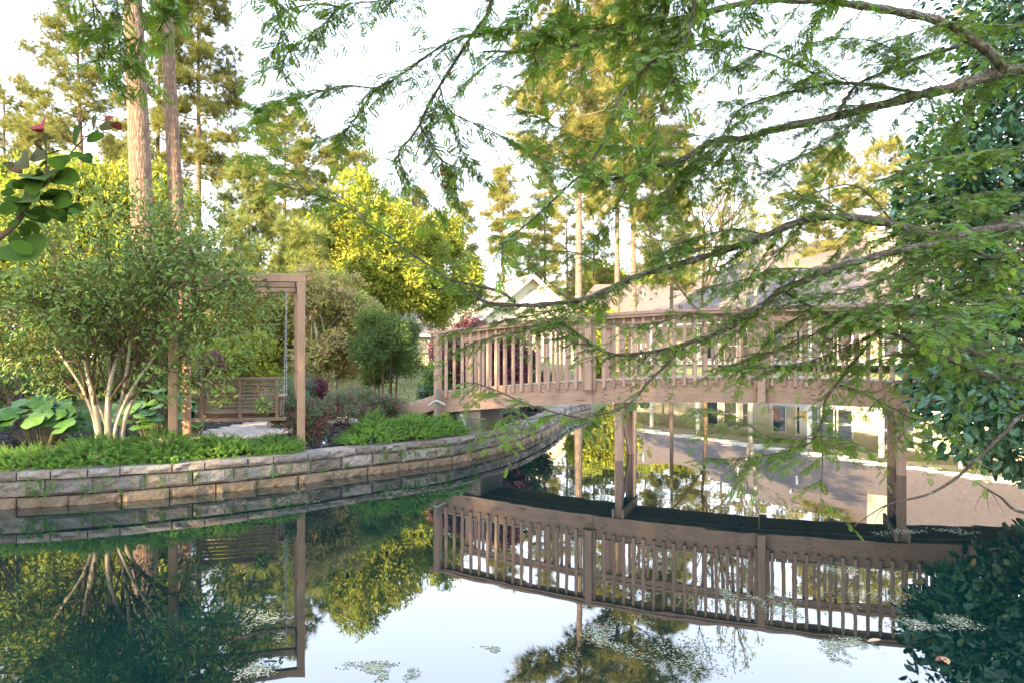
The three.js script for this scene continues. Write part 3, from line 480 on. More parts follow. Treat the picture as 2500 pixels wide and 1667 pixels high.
// pines on the left
pine('pine_tree', 'thick pine trunk with rough bark, widest of the trunks behind the shrub', { x: -8.85, d: 16.7, h: 21, r: 0.29, lean: [-0.95, 0], crown: [0.72, 0.98], reach: 3.2, limbs: 22, puffs: 4, tufts: 9, seed: 11 });
pine('pine_tree', 'second thick pine trunk with a bare limb reaching out to its right', { x: -9.6, d: 20, h: 24, r: 0.23, lean: [-1.1, 0], crown: [0.7, 0.98], reach: 3.0, limbs: 22, puffs: 4, tufts: 9, seed: 12 });
const PL = [
  ['slim pine with full dense crown just right of the two thick trunks', 484, 26, 15.6, 0.14, [0.48, 1], 2.1, 34, 6, 13, 13, 0],
  ['slim pine whose pale trunk shows between the two thick trunks', 372, 27, 14.0, 0.14, [0.5, 1], 2.0, 22, 5, 12, 14, 0],
  ['broad airy pine crown spreading out behind the thickest trunk', 205, 30, 15.2, 0.19, [0.38, 1], 3.2, 40, 7, 13, 15, 0],
  ['pine at the far edge of the picture, beyond the round-leaved branch', 8, 34, 13.6, 0.16, [0.45, 1], 2.3, 28, 5, 12, 16, 0],
  ['round crowned pine standing alone against the sky above the swing', 688, 58, 21, 0.26, [0.5, 1], 3.5, 34, 6, 14, 17, 1],
  ['smaller round crowned pine beside the one above the swing', 842, 60, 18.9, 0.24, [0.48, 1], 3.2, 28, 6, 13, 18, 1],
];
for (const [lab, px, d, h, r, cr, reach, limbs, puffs, tufts, seed, round] of PL) pine('pine_tree', lab, { x: (px - 1250) / F * d, d, h, r, crown: cr, reach, limbs, puffs, tufts, seed, round, lean: [(seed % 3 - 1) * 0.3, 0], size: d > 40 ? 0.5 : 0.34, puff: d > 40 ? 0.62 : 0.42 });
// pines in the middle and on the right
const PR = [
  ['tall pine with long flat limbs whose trunk stands at the pond bank', 1413, 20.5, 14.4, 0.12, [0.46, 1], 3.0, 34, 7, 12, 21, 0],
  ['tall straight pine, nearer the gable of the two standing close together on the lawn', 1508, 30, 19, 0.135, [0.4, 1], 3.0, 38, 7, 12, 22, 0],
  ['tall straight pine, farther from the gable of the two standing close together on the lawn', 1545, 30.5, 19.5, 0.14, [0.4, 1], 3.2, 38, 7, 12, 23, 0],
  ['flat topped pine in the sky gap over the gabled house', 1228, 70, 19.6, 0.2, [0.55, 1], 2.2, 24, 5, 13, 24, 1],
  ['pale sunlit pine just behind the gable peak', 1330, 76, 21.3, 0.22, [0.3, 1], 2.8, 36, 5, 12, 25, 0],
  ['sunlit pine behind the grey wing roof', 1450, 90, 24, 0.22, [0.3, 1], 3.4, 38, 5, 12, 26, 0],
  ['sunlit pine between the close pair of trunks and the bare tree', 1640, 52, 17, 0.17, [0.35, 1], 3.0, 36, 5, 12, 27, 0],
  ['golden topped pine in the white sky gap left of the glossy shrub', 2025, 60, 18.2, 0.2, [0.5, 1], 3.6, 32, 5, 13, 28, 1],
  ['golden pine half hidden by the glossy shrub', 2165, 66, 21, 0.2, [0.5, 1], 3.6, 32, 5, 13, 29, 1],
  ['sunlit pine behind the roof of the cream house', 1760, 92, 24, 0.22, [0.35, 1], 4.6, 32, 5, 12, 30, 0],
  ['sunlit pine rising behind the chimney', 1910, 95, 23, 0.22, [0.35, 1], 4.6, 32, 5, 12, 31, 0],
  ['hazy pine between the gable and the yellow green tree', 1130, 76, 17.5, 0.18, [0.3, 1], 3.0, 32, 5, 12, 32, 0],
  ['far pine behind the gable roof, nearer the golden gap', 1290, 88, 19, 0.2, [0.3, 1], 3.8, 34, 6, 12, 34, 0],
  ['far pine filling the gap right of the gable', 1385, 84, 20, 0.2, [0.25, 1], 4, 36, 6, 12, 35, 0],
  ['far pine behind the close pair of trunks', 1575, 96, 22, 0.2, [0.25, 1], 4.4, 36, 6, 12, 36, 0],
  ['far pine behind the slender dark stemmed tree', 1690, 104, 23, 0.2, [0.25, 1], 4.6, 36, 6, 12, 37, 0],
  ['far pine behind the pale bare tree', 1840, 110, 24, 0.2, [0.25, 1], 4.8, 34, 6, 12, 38, 0],
  ['far pine behind the thickest trunk, low in the gap beside the arbor', 118, 38, 13, 0.16, [0.25, 1], 3.0, 36, 6, 12, 39, 0],
  ['far pine low between the thick trunks and the round crowned pines', 300, 42, 13, 0.16, [0.25, 1], 3.0, 36, 6, 12, 40, 0],
  ['far pine low over the outbuilding roof', 1010, 66, 16, 0.18, [0.3, 1], 3.2, 32, 5, 12, 33, 0],
];
for (const [lab, px, d, h, r, cr, reach, limbs, puffs, tufts, seed, round] of PR) pine('pine_tree', lab, { x: (px - 1250) / F * d, d, h, r, crown: cr, reach, limbs, puffs, tufts, seed, round, size: d > 40 ? 0.5 : 0.36, puff: d > 40 ? 0.6 : 0.45, col: [0.24, 0.225, 0.055] });
// soft young pines behind the swing
const soft = (lab, px, d, h, reach, seed, n) => pine('young_pine', lab, { x: (px - 1250) / F * d, d, h, r: 0.09, crown: [0.12, 1], reach, limbs: n, puffs: 5, tufts: 11, seed, size: 0.3, puff: 0.42, col: [0.23, 0.25, 0.06] });
soft('bushy young pine with soft needles rising behind the swing frame', 605, 22, 6.6, 1.9, 41, 46); soft('bushy young pine with pale upright candles next to the yellow green tree', 735, 20.5, 4.6, 1.3, 42, 34); soft('young pine between the big trunks and the swing frame', 430, 25, 6.4, 1.7, 43, 34);
// broadleaf trees and shrubs in the sun
const YG = [[0.3, 0.33, 0.035], [0.36, 0.37, 0.05], [0.24, 0.28, 0.03]];
broad('broadleaf_tree', 'large yellow green broadleaf tree in full sun right of the swing', { x: -5.2, d: 24.5, cy: 4.4, rx: 2.3, ry: 2.5, rz: 2, r: 0.13, lobes: 30, n: 9500, size: 0.17, cols: YG, seed: 51 });
broad('broadleaf_tree', 'smaller yellow green broadleaf tree beside the outbuilding roof', { x: -2.75, d: 26.5, cy: 4.6, rx: 1.5, ry: 2.2, rz: 1.5, r: 0.1, lobes: 20, n: 5600, size: 0.17, cols: YG, seed: 52 });
broad('broadleaf_tree', 'green broadleaf tree behind the brown shrub left of the big tree', { x: -7.6, d: 30, cy: 4.2, rx: 2.6, ry: 2.6, rz: 2, r: 0.13, lobes: 22, n: 3600, size: 0.27, cols: YG, seed: 53 });
broad('broadleaf_tree', 'yellow green tree glowing through the grey stemmed shrub', { x: -13, d: 20.5, cy: 3.7, rx: 3.0, ry: 2.6, rz: 2, r: 0.14, lobes: 28, n: 8500, size: 0.19, cols: YG, seed: 54 });
broad('broadleaf_tree', 'leafy green tree at the very edge behind the arbor', { x: -18.5, d: 24, cy: 4, rx: 3.2, ry: 3.2, rz: 2.4, r: 0.15, lobes: 24, n: 4200, size: 0.3, cols: YG, seed: 55 });
broad('broadleaf_tree', 'green tree low behind the grey stemmed shrub trunks', { x: -15.6, d: 30, cy: 2.6, rx: 5, ry: 2.3, rz: 2.4, r: 0.15, lobes: 30, n: 4200, size: 0.34, cols: YG, seed: 56 });
broad('broadleaf_tree', 'green tree filling the gap behind the pine candles', { x: -9.8, d: 33, cy: 3.2, rx: 3.5, ry: 2.4, rz: 2.4, r: 0.15, lobes: 26, n: 3800, size: 0.34, cols: YG, seed: 57 });
for (const [lab, px, d, cy, rx, ry, seed] of [['low green tree behind the gable beyond the red shrub', 1195, 82, 4.8, 4, 4, 61], ['yellow green tree behind the grey wing roof', 1480, 96, 8, 8, 7, 62], ['yellow green tree at the bank under the bridge', 1470, 36, 2.2, 1.6, 1.6, 63], ['pale leafy tree behind the grey wing ridge', 1650, 96, 7, 6, 6, 64], ['yellow green tree beyond the house roof', 2010, 98, 8, 8, 7, 65], ['far leafy tree past the end of the cream house', 2290, 90, 8, 9, 8, 66]]) broad('broadleaf_tree', lab, { x: (px - 1250) / F * d, d, cy, rx, ry, rz: rx * 0.8, r: 0.15, lobes: 24, n: 2800, size: 0.13 * Math.sqrt(d / 10) * 1.3, cols: YG, seed });
const BR = [[0.38, 0.34, 0.1], [0.42, 0.34, 0.14], [0.3, 0.32, 0.07], [0.42, 0.3, 0.15]];
broad('garden_shrub', 'large brownish green shrub in the sun seen through the swing frame', { cat: 'shrub', x: -6.35, d: 17.2, cy: 1.85, rx: 1.45, ry: 1.35, rz: 1.1, r: 0.035, stems: 6, lobes: 22, n: 3400, size: 0.13, cols: [...BR, ...YG], seed: 71 });
broad('garden_shrub', 'brownish green shrub with pale stems right of the swing post', { cat: 'shrub', x: -4.35, d: 16.2, cy: 1.9, rx: 1.15, ry: 1.15, rz: 1.0, r: 0.055, stems: 5, lobes: 20, n: 2800, size: 0.12, cols: BR, seed: 72, bark: shrubBark });
broad('garden_shrub', 'rounded dark green shrub with dense fine leaves beside the bridge end', { cat: 'shrub', x: -2.85, d: 15.4, cy: 1.5, rx: 0.78, ry: 0.95, rz: 0.75, r: 0.03, stems: 6, lobes: 22, n: 4200, size: 0.085, geo: clumpsNarrow, cols: [[0.09, 0.15, 0.03], [0.12, 0.17, 0.035], [0.08, 0.13, 0.03]], seed: 73 });
broad('garden_shrub', 'yellow green bush low behind the swing bench', { cat: 'shrub', x: -6.2, d: 15.2, cy: 0.9, rx: 1.0, ry: 0.75, rz: 0.8, r: 0.02, stems: 5, lobes: 16, n: 1800, size: 0.12, cols: YG, seed: 74 });
const RED = [[0.12, 0.035, 0.06], [0.16, 0.05, 0.07], [0.07, 0.04, 0.05], [0.2, 0.06, 0.06]];
broad('red_leaf_shrub', 'purple red leaved shrub standing behind the bridge railing', { cat: 'shrub', x: -0.6, d: 13.9, cy: 1.25, rx: 1.0, ry: 1.0, rz: 0.75, r: 0.03, stems: 6, lobes: 24, n: 4200, size: 0.09, cols: RED, seed: 75, mat: leafM(0.2) });
broad('garden_shrub', 'green leafy shrub low behind the end post of the bridge', { cat: 'shrub', x: -1.35, d: 13.4, cy: 0.55, rx: 0.5, ry: 0.55, rz: 0.4, r: 0.02, stems: 4, lobes: 10, n: 900, size: 0.1, cols: [[0.07, 0.13, 0.04], [0.1, 0.17, 0.05]], seed: 76 });
broad('garden_shrub', 'green shrub behind the bridge balusters next to the red shrub', { cat: 'shrub', x: 0.35, d: 15.6, cy: 0.8, rx: 0.5, ry: 0.7, rz: 0.4, r: 0.02, stems: 4, lobes: 10, n: 1000, size: 0.11, cols: [[0.08, 0.14, 0.04], [0.1, 0.08, 0.05]], seed: 77 });
broad('red_leaf_shrub', 'small dusky pink shrub seen left of the swing bench', { cat: 'shrub', x: -6.1, d: 13.9, cy: 0.95, rx: 0.28, ry: 0.3, rz: 0.25, r: 0.012, stems: 4, lobes: 8, n: 420, size: 0.075, cols: [[0.3, 0.1, 0.1], [0.2, 0.08, 0.09]], seed: 78 });
broad('red_leaf_shrub', 'small purple shrub at the foot of the pale stemmed shrub', { cat: 'shrub', x: -3.9, d: 13.9, cy: 0.55, rx: 0.26, ry: 0.28, rz: 0.22, r: 0.012, stems: 4, lobes: 8, n: 380, size: 0.075, cols: RED, seed: 79 });
const NAN = [[0.1, 0.17, 0.06], [0.13, 0.18, 0.08], [0.24, 0.1, 0.07], [0.2, 0.06, 0.08], [0.09, 0.15, 0.05]];
for (const [lab, x, d, cy, rx, ry, n, seed] of [['feathery green and red nandina bush next to the swing post', -2.83, 9.35, 0.46, 0.36, 0.34, 1500, 81], ['low reddish nandina bush behind the ferns near the bridge ramp', -2.1, 10.6, 0.42, 0.5, 0.28, 1500, 82], ['greyish green nandina bush between the two red tinged ones', -2.75, 11.9, 0.46, 0.6, 0.32, 1500, 83], ['dark glossy bush behind the right swing post', -3.75, 11.4, 0.45, 0.42, 0.38, 1100, 84], ['silvery green bush behind the swing bench', -4.25, 13.2, 0.55, 0.5, 0.4, 1100, 85]]) broad('nandina_bush', lab, { cat: 'bush', x, d, cy, rx, ry, rz: rx * 0.9, r: 0.008, stems: 7, lobes: 16, n, size: 0.052, geo: clumpsNarrow, cols: seed > 83 ? [[0.08, 0.12, 0.05], [0.12, 0.15, 0.09]] : NAN, seed, mat: semiLeaf, group: 'nandina bushes' });
broad('garden_shrub', 'rounded golden bush near the arbor', { cat: 'shrub', x: -14.2, d: 20.5, cy: 0.9, rx: 0.95, ry: 0.7, rz: 0.7, r: 0.02, stems: 5, lobes: 16, n: 1800, size: 0.12, cols: [[0.3, 0.26, 0.06], [0.22, 0.22, 0.06]], seed: 86 });
broad('garden_shrub', 'grey brown twiggy bush near the pale stone', { cat: 'shrub', x: -11.6, d: 17.5, cy: 0.5, rx: 0.7, ry: 0.4, rz: 0.5, r: 0.012, stems: 7, lobes: 14, n: 900, size: 0.08, cols: [[0.18, 0.12, 0.09], [0.14, 0.12, 0.08]], seed: 87 });
broad('garden_shrub', 'bright green bush at the foot of the arbor', { cat: 'shrub', x: -9.2, d: 13.2, cy: 0.45, rx: 0.9, ry: 0.45, rz: 0.6, r: 0.012, stems: 6, lobes: 14, n: 1500, size: 0.09, cols: [[0.08, 0.17, 0.04], [0.12, 0.2, 0.05]], seed: 88 });
broad('garden_shrub', 'mixed green shrub filling in behind the big leaved clumps', { cat: 'shrub', x: -8.2, d: 14.4, cy: 0.9, rx: 1.5, ry: 0.9, rz: 0.6, r: 0.015, stems: 6, lobes: 20, n: 2200, size: 0.11, cols: [[0.1, 0.16, 0.04], [0.14, 0.19, 0.05]], seed: 89 });
// nearly bare tree right of the middle
{
  const R = rng(95), d = 34, x = (1835 - 1250) / F * d, y0 = groundY(x, d), t = thing('sparse_tree', 'pale nearly bare tree with thin forking branches before the house roof', 'tree', [x, y0, -d]), T = new Tubes(), tips = [];
  grow(R, T, V(0, 0, 0), V(0, 1, 0), 4.6, 0.14, 4, tips, { kids: 4, spread: 0.8, wander: 0.13, lift: 0.08 });
  part(t, 'trunk', T.geo(), shrubBark);
  const l = []; for (const [p] of tips) if (R() < 0.5) l.push([basis(rdir(R), rdir(R), 0.09 + R() * 0.06, p), tint(R, [0.3, 0.32, 0.08])]);
  copies(t, 'crown', clumps[0], softLeaf, l);
  const d2 = 30, x2 = (1722 - 1250) / F * d2, t2 = thing('sparse_tree', 'slender dark stemmed tree with few leaves on the lawn before the porch', 'tree', [x2, groundY(x2, d2), -d2]), T2 = new Tubes(), tip2 = [];
  grow(R, T2, V(0, 0, 0), V(0, 1, 0), 4.2, 0.1, 3, tip2, { kids: 4, spread: 0.7, wander: 0.1, lift: 0.1 }); part(t2, 'trunk', T2.geo(), twigBark);
  const l2 = []; for (const [p] of tip2) if (R() < 0.7) l2.push([basis(rdir(R), rdir(R), 0.1 + R() * 0.06, p), tint(R, [0.22, 0.26, 0.05])]); copies(t2, 'crown', clumps[1], softLeaf, l2);
}
// trees standing behind and beside the camera: they throw the dappled shade over the near bank and the bridge
for (const [k, w] of [-11.2, -9.3, -5.7, -2.9, 0.2, 3.6].entries()) { const u = 17 + (k % 2) * 2.2, x = -0.643 * u + 0.766 * w, z = 0.766 * u + 0.643 * w; broad('bank_oak', ['oak on the near bank, first of the row shading the bench swing', 'oak on the near bank, second of the row shading the bench swing', 'oak on the near bank shading the bridge end', 'oak on the near bank shading the bridge middle', 'oak standing behind the camera', 'oak standing behind the camera, nearest the cypress'][k], { x, d: -z, cy: k > 3 ? 10.2 : 8.9, rx: 2.0, ry: k > 3 ? 5.6 : 4.1, rz: 2.0, r: 0.25, lobes: 26, n: [1300, 700, 380, 1100, 2200, 2200][k], size: 0.3, lr: 0.5, cols: [[0.08, 0.13, 0.03], [0.1, 0.15, 0.04]], seed: 200 + k, group: 'oaks on the near bank' }); }
// tall pines beyond the left of the picture: their high crowns dapple the house and its roof
for (let k = 0; k < 6; k++) { const w = k < 3 ? -24 + k * 2.3 : -12.5 + (k - 3) * 3, u = k < 3 ? 1 + (k % 2) * 3 : 10; pine('tall_pine', ['first', 'second', 'third', 'fourth', 'fifth', 'sixth'][k] + ' of the tall pines standing outside the picture on the near bank', { x: -0.643 * u + 0.766 * w, d: -(0.766 * u + 0.643 * w), h: (k < 3 ? 25 : 29.5) + (k % 3) * 1.5, r: 0.24, crown: [k < 3 ? 0.58 : 0.72, 1], reach: 3.0, limbs: 24, puffs: 4, tufts: 7, seed: 300 + k, size: 0.5, puff: 0.6, group: 'tall pines outside the picture' }); }
// ------------------------------------------------------------------ grey stemmed shrub at the wall
const smallLeaf = leafGeo(0.35, 0.14, 0.18, [[0, 0.1], [0.3, 0.85], [0.6, 1], [1, 0]]);
{
  const R = rng(301), x = -4.78, d = 8.05, y0 = groundY(x, d) - 0.05, t = thing('multi_stem_shrub', 'tall grey stemmed shrub with small glossy leaves at the wall', 'shrub', [x, y0, -d]), T = new Tubes(), TW = new Tubes(), tips = [];
  const stems = [[-0.12, 0.02, -0.75, 1.35], [-0.06, 0.07, -0.35, 1.5], [0.0, -0.05, -0.1, 1.6], [0.05, 0.06, 0.3, 1.55], [0.1, 0.0, 0.6, 1.4], [0.14, 0.06, 0.95, 1.25], [-0.04, -0.08, -1.05, 1.2], [0.16, -0.05, 0.8, 1.3]];
  for (const [bx, bz, lx, h] of stems) {
    const top = V(bx + lx * 0.62, h, bz * 3 + (R() - 0.5) * 0.7), cp = curve([V(bx, 0, bz), V(bx * 0.8 + lx * 0.02, h * 0.27, bz * 1.2), V(bx + lx * 0.17, h * 0.6, bz * 1.8), top], 10), r = 0.022 + R() * 0.016;
    T.tube(cp, cp.map((_, k) => r * (1 - 0.45 * k / 10)), 9, 0.35, lx * 10 + 20);
    for (let k = 0; k < 5; k++) { const s = 5 + Math.floor(R() * 6), dir = V(lx * 0.5 + (R() - 0.5) * 1.3, 0.75 + R() * 0.4, (R() - 0.5) * 1.4).normalize(); grow(R, TW, cp[Math.min(10, s)], dir, 0.62 + R() * 0.3, r * 0.5, 2, tips, { kids: 3, spread: 0.85, wander: 0.2, lift: 0.03 }); }
  }
  const C = V(0.22, 1.95, 0), inside = (p) => Math.pow((p.x - C.x) / 1.85, 2) + Math.pow((p.y - C.y) / 1.5, 2) + Math.pow((p.z - C.z) / 1.45, 2) < 1, L = [];
  for (const [p, dir] of tips) for (let k = 0; k < 6; k++) { const q = p.clone().add(rdir(R).multiplyScalar(0.08)); if (q.y < 0.55) continue; L.push([basis(dir.clone().add(rdir(R).multiplyScalar(0.9)), rdir(R).add(V(0, 1.2, 0)), 0.055 + R() * 0.035, q), tint(R, R() < 0.06 ? [0.28, 0.22, 0.05] : [0.135, 0.195, 0.036], 0.35, 0.15)]); }
  for (let k = 0; k < 8000; k++) { let e, p, g = 0; do { e = rdir(R); p = V(C.x + e.x * 1.8, C.y + e.y * 1.4, C.z + e.z * 1.35).lerp(C, 1 - Math.pow(R(), 0.28)); } while (!inside(p) && g++ < 4); if (p.y < 0.8 - 0.1 * Math.abs(p.x)) continue; if (fbm(p.x * 2.6 + 20, p.y * 2.6 + p.z + 20, 300, 2, 6) < 0.43) continue; L.push([basis(e.add(rdir(R)), rdir(R).add(V(0, 1, 0)), 0.055 + R() * 0.035, p), tint(R, [0.135, 0.195, 0.036], 0.35, 0.15)]); }
  for (const [px, py, dd, r] of [[470, 620, 7.55, 0.34], [545, 690, 7.6, 0.26], [405, 700, 7.5, 0.36], [455, 810, 7.6, 0.26], [585, 655, 7.65, 0.16], [370, 560, 7.6, 0.32], [500, 760, 7.6, 0.2], [545, 965, 7.9, 0.12], [640, 990, 7.95, 0.08]]) {   // boughs reaching out before the swing frame
    const c = at(px, py, dd).sub(t.position), st = V(0.25, 1.15, 0), n = Math.round(2600 * r * r + 60), cp = curve([st, st.clone().lerp(c, 0.5).add(V(0, 0.08, 0)), c], 6); TW.tube(cp, cp.map((_, k) => 0.011 * (1 - k / 8)), 5);
    for (let k = 0; k < n; k++) { const e = rdir(R), p = c.clone().addScaledVector(e, r * Math.pow(R(), 0.45)); if (k % 9 === 0) TW.tube([c, c.clone().lerp(p, 0.5).add(V(0, 0.02, 0)), p], [0.004, 0.003, 0.0015], 4); L.push([basis(e.add(rdir(R)), rdir(R).add(V(0, 1, 0)), 0.055 + R() * 0.035, p), tint(R, [0.135, 0.195, 0.036], 0.35, 0.15)]); }
  }
  console.log('shrub leaves', L.length);
  part(t, 'stem', T.geo(), shrubBark); part(t, 'twigs', TW.geo(), twigBark); copies(t, 'foliage', smallLeaf, semiLeaf, L);
}
// ------------------------------------------------------------------ big leaved clumps (each leaf a piece)
function kidneyLeaf(seed) {
  const R = rng(seed), n = 20, p = [0, 0, 0], ix = [], uv = [0.5, 0.5], rings = 3;
  for (let r = 1; r <= rings; r++) for (let k = 0; k <= n; k++) { const a = lerp(0.32, 6.283 - 0.32, k / n), rad = r / rings * (0.78 + 0.22 * Math.cos(a * 0.5 - Math.PI / 2)) * 0.55, w = Math.sin(k / n * 9 * 6.28 / 2) * 0.035 * (r / rings) ** 2; p.push(-Math.cos(a) * rad, 0.08 * (r / rings) - 0.11 * (r / rings) ** 2.2 + w + (R() - 0.5) * 0.012, Math.sin(a) * rad); uv.push(0.5 + Math.cos(a) * r / rings * 0.5, 0.5 + Math.sin(a) * r / rings * 0.5); }
  for (let k = 0; k < n; k++) { ix.push(0, 1 + k, 2 + k); for (let r = 1; r < rings; r++) { const a = 1 + (r - 1) * (n + 1) + k, b = a + n + 1; ix.push(a, b, a + 1, a + 1, b, b + 1); } }
  const g = new THREE.BufferGeometry(); g.setAttribute('position', new THREE.Float32BufferAttribute(p, 3)); g.setAttribute('uv', new THREE.Float32BufferAttribute(uv, 2)); g.setIndex(ix); g.computeVertexNormals(); return g;
}
{
  const lib = [1, 2, 3, 4].map(kidneyLeaf), mats = [[0.045, 0.105, 0.017], [0.055, 0.12, 0.02], [0.07, 0.135, 0.025], [0.035, 0.085, 0.015]].map((c) => std({ c, roughness: 0.34, side: THREE.DoubleSide, specularIntensity: 0.28 }));
  const stalkM = std({ c: [0.16, 0.15, 0.06], roughness: 0.7 });
  for (const [lab, x, d, rx, n, seed, hh] of [['clump of big round glossy leaves left of the shrub stems', -6.35, 9.2, 0.62, 60, 401, 0.56], ['clump of big round glossy leaves between the shrub and the swing frame', -5.2, 9.9, 0.72, 64, 402, 0.66], ['small clump of big round leaves behind the left swing posts', -4.72, 10.2, 0.25, 16, 403, 0.6]]) {
    const R = rng(seed), y0 = groundY(x, d), g = thing('leopard_plant', lab, 'plant', [x, y0, -d], 0, 'big leaved plants');
    for (let k = 0; k < n; k++) {
      const a = R() * 6.283, rr = Math.sqrt((k + 0.5) / n), p = V(Math.cos(a) * rx * rr, hh * (1.0 - 0.55 * rr * rr) * (0.75 + R() * 0.4), Math.sin(a) * rx * 0.8 * rr), T = new Tubes();
      const m = part(g, 'leaf', lib[k % 4], mats[Math.floor(R() * 4)], [p.x, p.y, p.z]); const s = 0.15 + R() * 0.1; m.scale.set(s * 1.25, s * 1.25, s * 1.25);
      const out = V(Math.cos(a), 0, Math.sin(a)).add(rdir(R).multiplyScalar(0.4)).add(V(0, -0.25, 0)).normalize(); m.quaternion.setFromRotationMatrix(basis(out, V(Math.cos(a) * 0.7, 0.75, Math.sin(a) * 0.5 + 0.6).add(rdir(R).multiplyScalar(0.35)), 1, V(0, 0, 0)));
      T.tube(curve([V(p.x * 0.3, -0.02, p.z * 0.3), V(p.x * 0.6, p.y * 0.7, p.z * 0.6), p], 4), [0.008, 0.007, 0.006, 0.005, 0.005], 5); part(g, 'stalk', T.geo(), stalkM);
    }
  }
}
// ------------------------------------------------------------------ foxtail ferns spilling over the wall
const plume = (seed) => { const R = rng(seed), tris = []; for (let k = 0; k < 64; k++) { const t = 0.08 + 0.92 * k / 64, a = k * 2.4, L = 0.23 * (1.05 - t * 0.8), d = V(0.45, Math.cos(a), Math.sin(a)).normalize().multiplyScalar(L), b = V(t, -0.12 * t * t, 0), w = V(0.028, 0, 0).cross(d).normalize().multiplyScalar(0.02); tris.push([b.clone().sub(w), b.clone().add(w), b.clone().add(d)]); const m = b.clone().addScaledVector(d, 0.5), e = d.clone().applyAxisAngle(V(1, 0, 0), 0.9).multiplyScalar(0.55); tris.push([m.clone().sub(w), m.clone().add(w), m.clone().add(e)]); } return triGeo(tris); };
const plumes = [plume(1), plume(2)];
{
  const line = new THREE.CatmullRomCurve3(wallLine.map(([x, d]) => V(x, 0, -d)), false, 'centripetal'), L = line.getLength();
  const nearest = (X) => { let b = 0, bd = 9; for (let k = 0; k <= 400; k++) { const p = line.getPoint(k / 400 * 0.62); const e = Math.abs(p.x - X); if (e < bd) { bd = e; b = k / 400 * 0.62; } } return b; };
  const mounds = [[-5.6, 0.62, 0.28, 0.13, 'at the far left end of the wall'], [-4.85, 0.62, 0.3, 0.15, 'before the bare mulch'], [-4.15, 0.55, 0.45, 0.24, 'right at the foot of the grey shrub stems'], [-3.55, 0.5, 0.45, 0.28, 'below the left swing posts'], [-2.98, 0.45, 0.4, 0.25, 'just before the paver path'], [-2.55, 0.3, 0.32, 0.24, 'round the foot of the right swing post'], [-1.55, 0.42, 0.36, 0.27, 'beside the clear garden spotlight'], [-1.05, 0.4, 0.36, 0.27, 'in the middle of the patch before the bridge ramp'], [-0.6, 0.4, 0.36, 0.22, 'below the end post of the bridge']];
  mounds.forEach(([X, rx, rz, h, where], i) => {
    const R = rng(500 + i), t = nearest(X), p = line.getPoint(t), tg = line.getTangent(t), n = V(tg.z, 0, -tg.x), c = p.clone().addScaledVector(n, 0.3 + rz * 0.62), y0 = groundY(c.x, -c.z);
    const g = thing('foxtail_fern', `mound of feathery bright green fern ${where}`, 'fern', [c.x, y0, c.z], Math.atan2(-tg.z, tg.x), 'ferns along the wall'), ls = [[], []];
    for (let k = 0; k < 900; k++) { const a = R() * 6.283, rr = Math.sqrt(R()), q = V(Math.cos(a) * rx * rr, 0, Math.sin(a) * rz * rr), bump = fbm(q.x * 3 + 30 + i, q.z * 3 + 30, 300, 2, 4), up = h * (1 - rr * rr * 0.85) * (0.25 + bump * 1.5); q.y = up * (0.45 + R() * 0.55) + 0.02; const out = V(Math.cos(a) * (0.3 + rr), 0.9 - rr * 0.5, Math.sin(a) * (0.3 + rr)).add(rdir(R).multiplyScalar(0.6)); if (R() < 0.07 && q.z > rz * 0.3) { q.z = rz * 0.62 + 0.3 + R() * 0.05; q.y = 0.02 - R() * 0.12; out.set(R() - 0.5, -1, 0.5); } ls[k % 2].push([basis(out, V(0, 1, 0).add(rdir(R)), 0.08 + R() * 0.065, q), tint(R, [0.16, 0.29, 0.04], 0.3, 0.2)]); }
    ls.forEach((l, k) => copies(g, 'foliage', plumes[k], fernM, l));
  });
  // weeds in the wall joints
  const R = rng(560); for (let k = 0; k < 14; k++) { const t = 0.12 + k / 14 * 0.36 + R() * 0.02, p = line.getPoint(t), tg = line.getTangent(t), n = V(-tg.z, 0, tg.x), g = thing('wall_weed', `${['tiny fern sprig growing from a wall joint', 'small green weed in a wall joint'][k % 2]}, ${['first', 'second', 'third', 'fourth', 'fifth', 'sixth', 'seventh', 'eighth', 'ninth', 'tenth', 'eleventh', 'twelfth', 'thirteenth', 'last'][k]} weed counting from the arbor end`, 'weed', [p.x + n.x * -0.01, 0.08 + R() * 0.12, p.z + n.z * -0.01], 0, 'weeds in the wall joints'), l = []; for (let q = 0; q < 7; q++) l.push([basis(n.clone().multiplyScalar(0.7).add(rdir(R).multiplyScalar(0.8)).add(V(0, 0.4, 0)), rdir(R), 0.05 + R() * 0.05, V(0, 0, 0)), tint(R, [0.12, 0.22, 0.05])]); copies(g, 'foliage', plumes[0], fernM, l); }
}
// ------------------------------------------------------------------ mulch and lawn cover
function cover(name, geo, mat, n, area, size, col, seed, test) {
  const R = rng(seed), l = []; let g = 0;
  while (l.length < n && g++ < n * 6) { const x = lerp(area[0], area[1], R()), d = lerp(area[2], area[3], Math.pow(R(), area[4] || 1)), sd = pondDist(x, d); if (sd < 0.33 || !test(x, d, sd)) continue; const y = landH(sd, x, d); l.push([name === 'mulch' ? basis(V(R() - 0.5, (R() - 0.5) * 0.5, R() - 0.5), V(0, 1, 0).add(rdir(R).multiplyScalar(0.5)), size * (0.6 + R() * 0.9), V(x, y + 0.008, -d)) : basis(V((R() - 0.5) * 0.5, 1, (R() - 0.5) * 0.5), rdir(R), size * (0.6 + R() * 0.8), V(x, y - 0.01, -d)), tint(R, col[Math.floor(R() * col.length)], 0.35, 0.15)]); }
  const m = copies(scene, name, geo, mat, l); m.userData = { kind: 'stuff', label: name === 'mulch' ? 'dark shredded bark mulch covering the planting bed' : 'short sunlit lawn grass beyond the planting bed', category: name === 'mulch' ? 'mulch' : 'grass' };
}
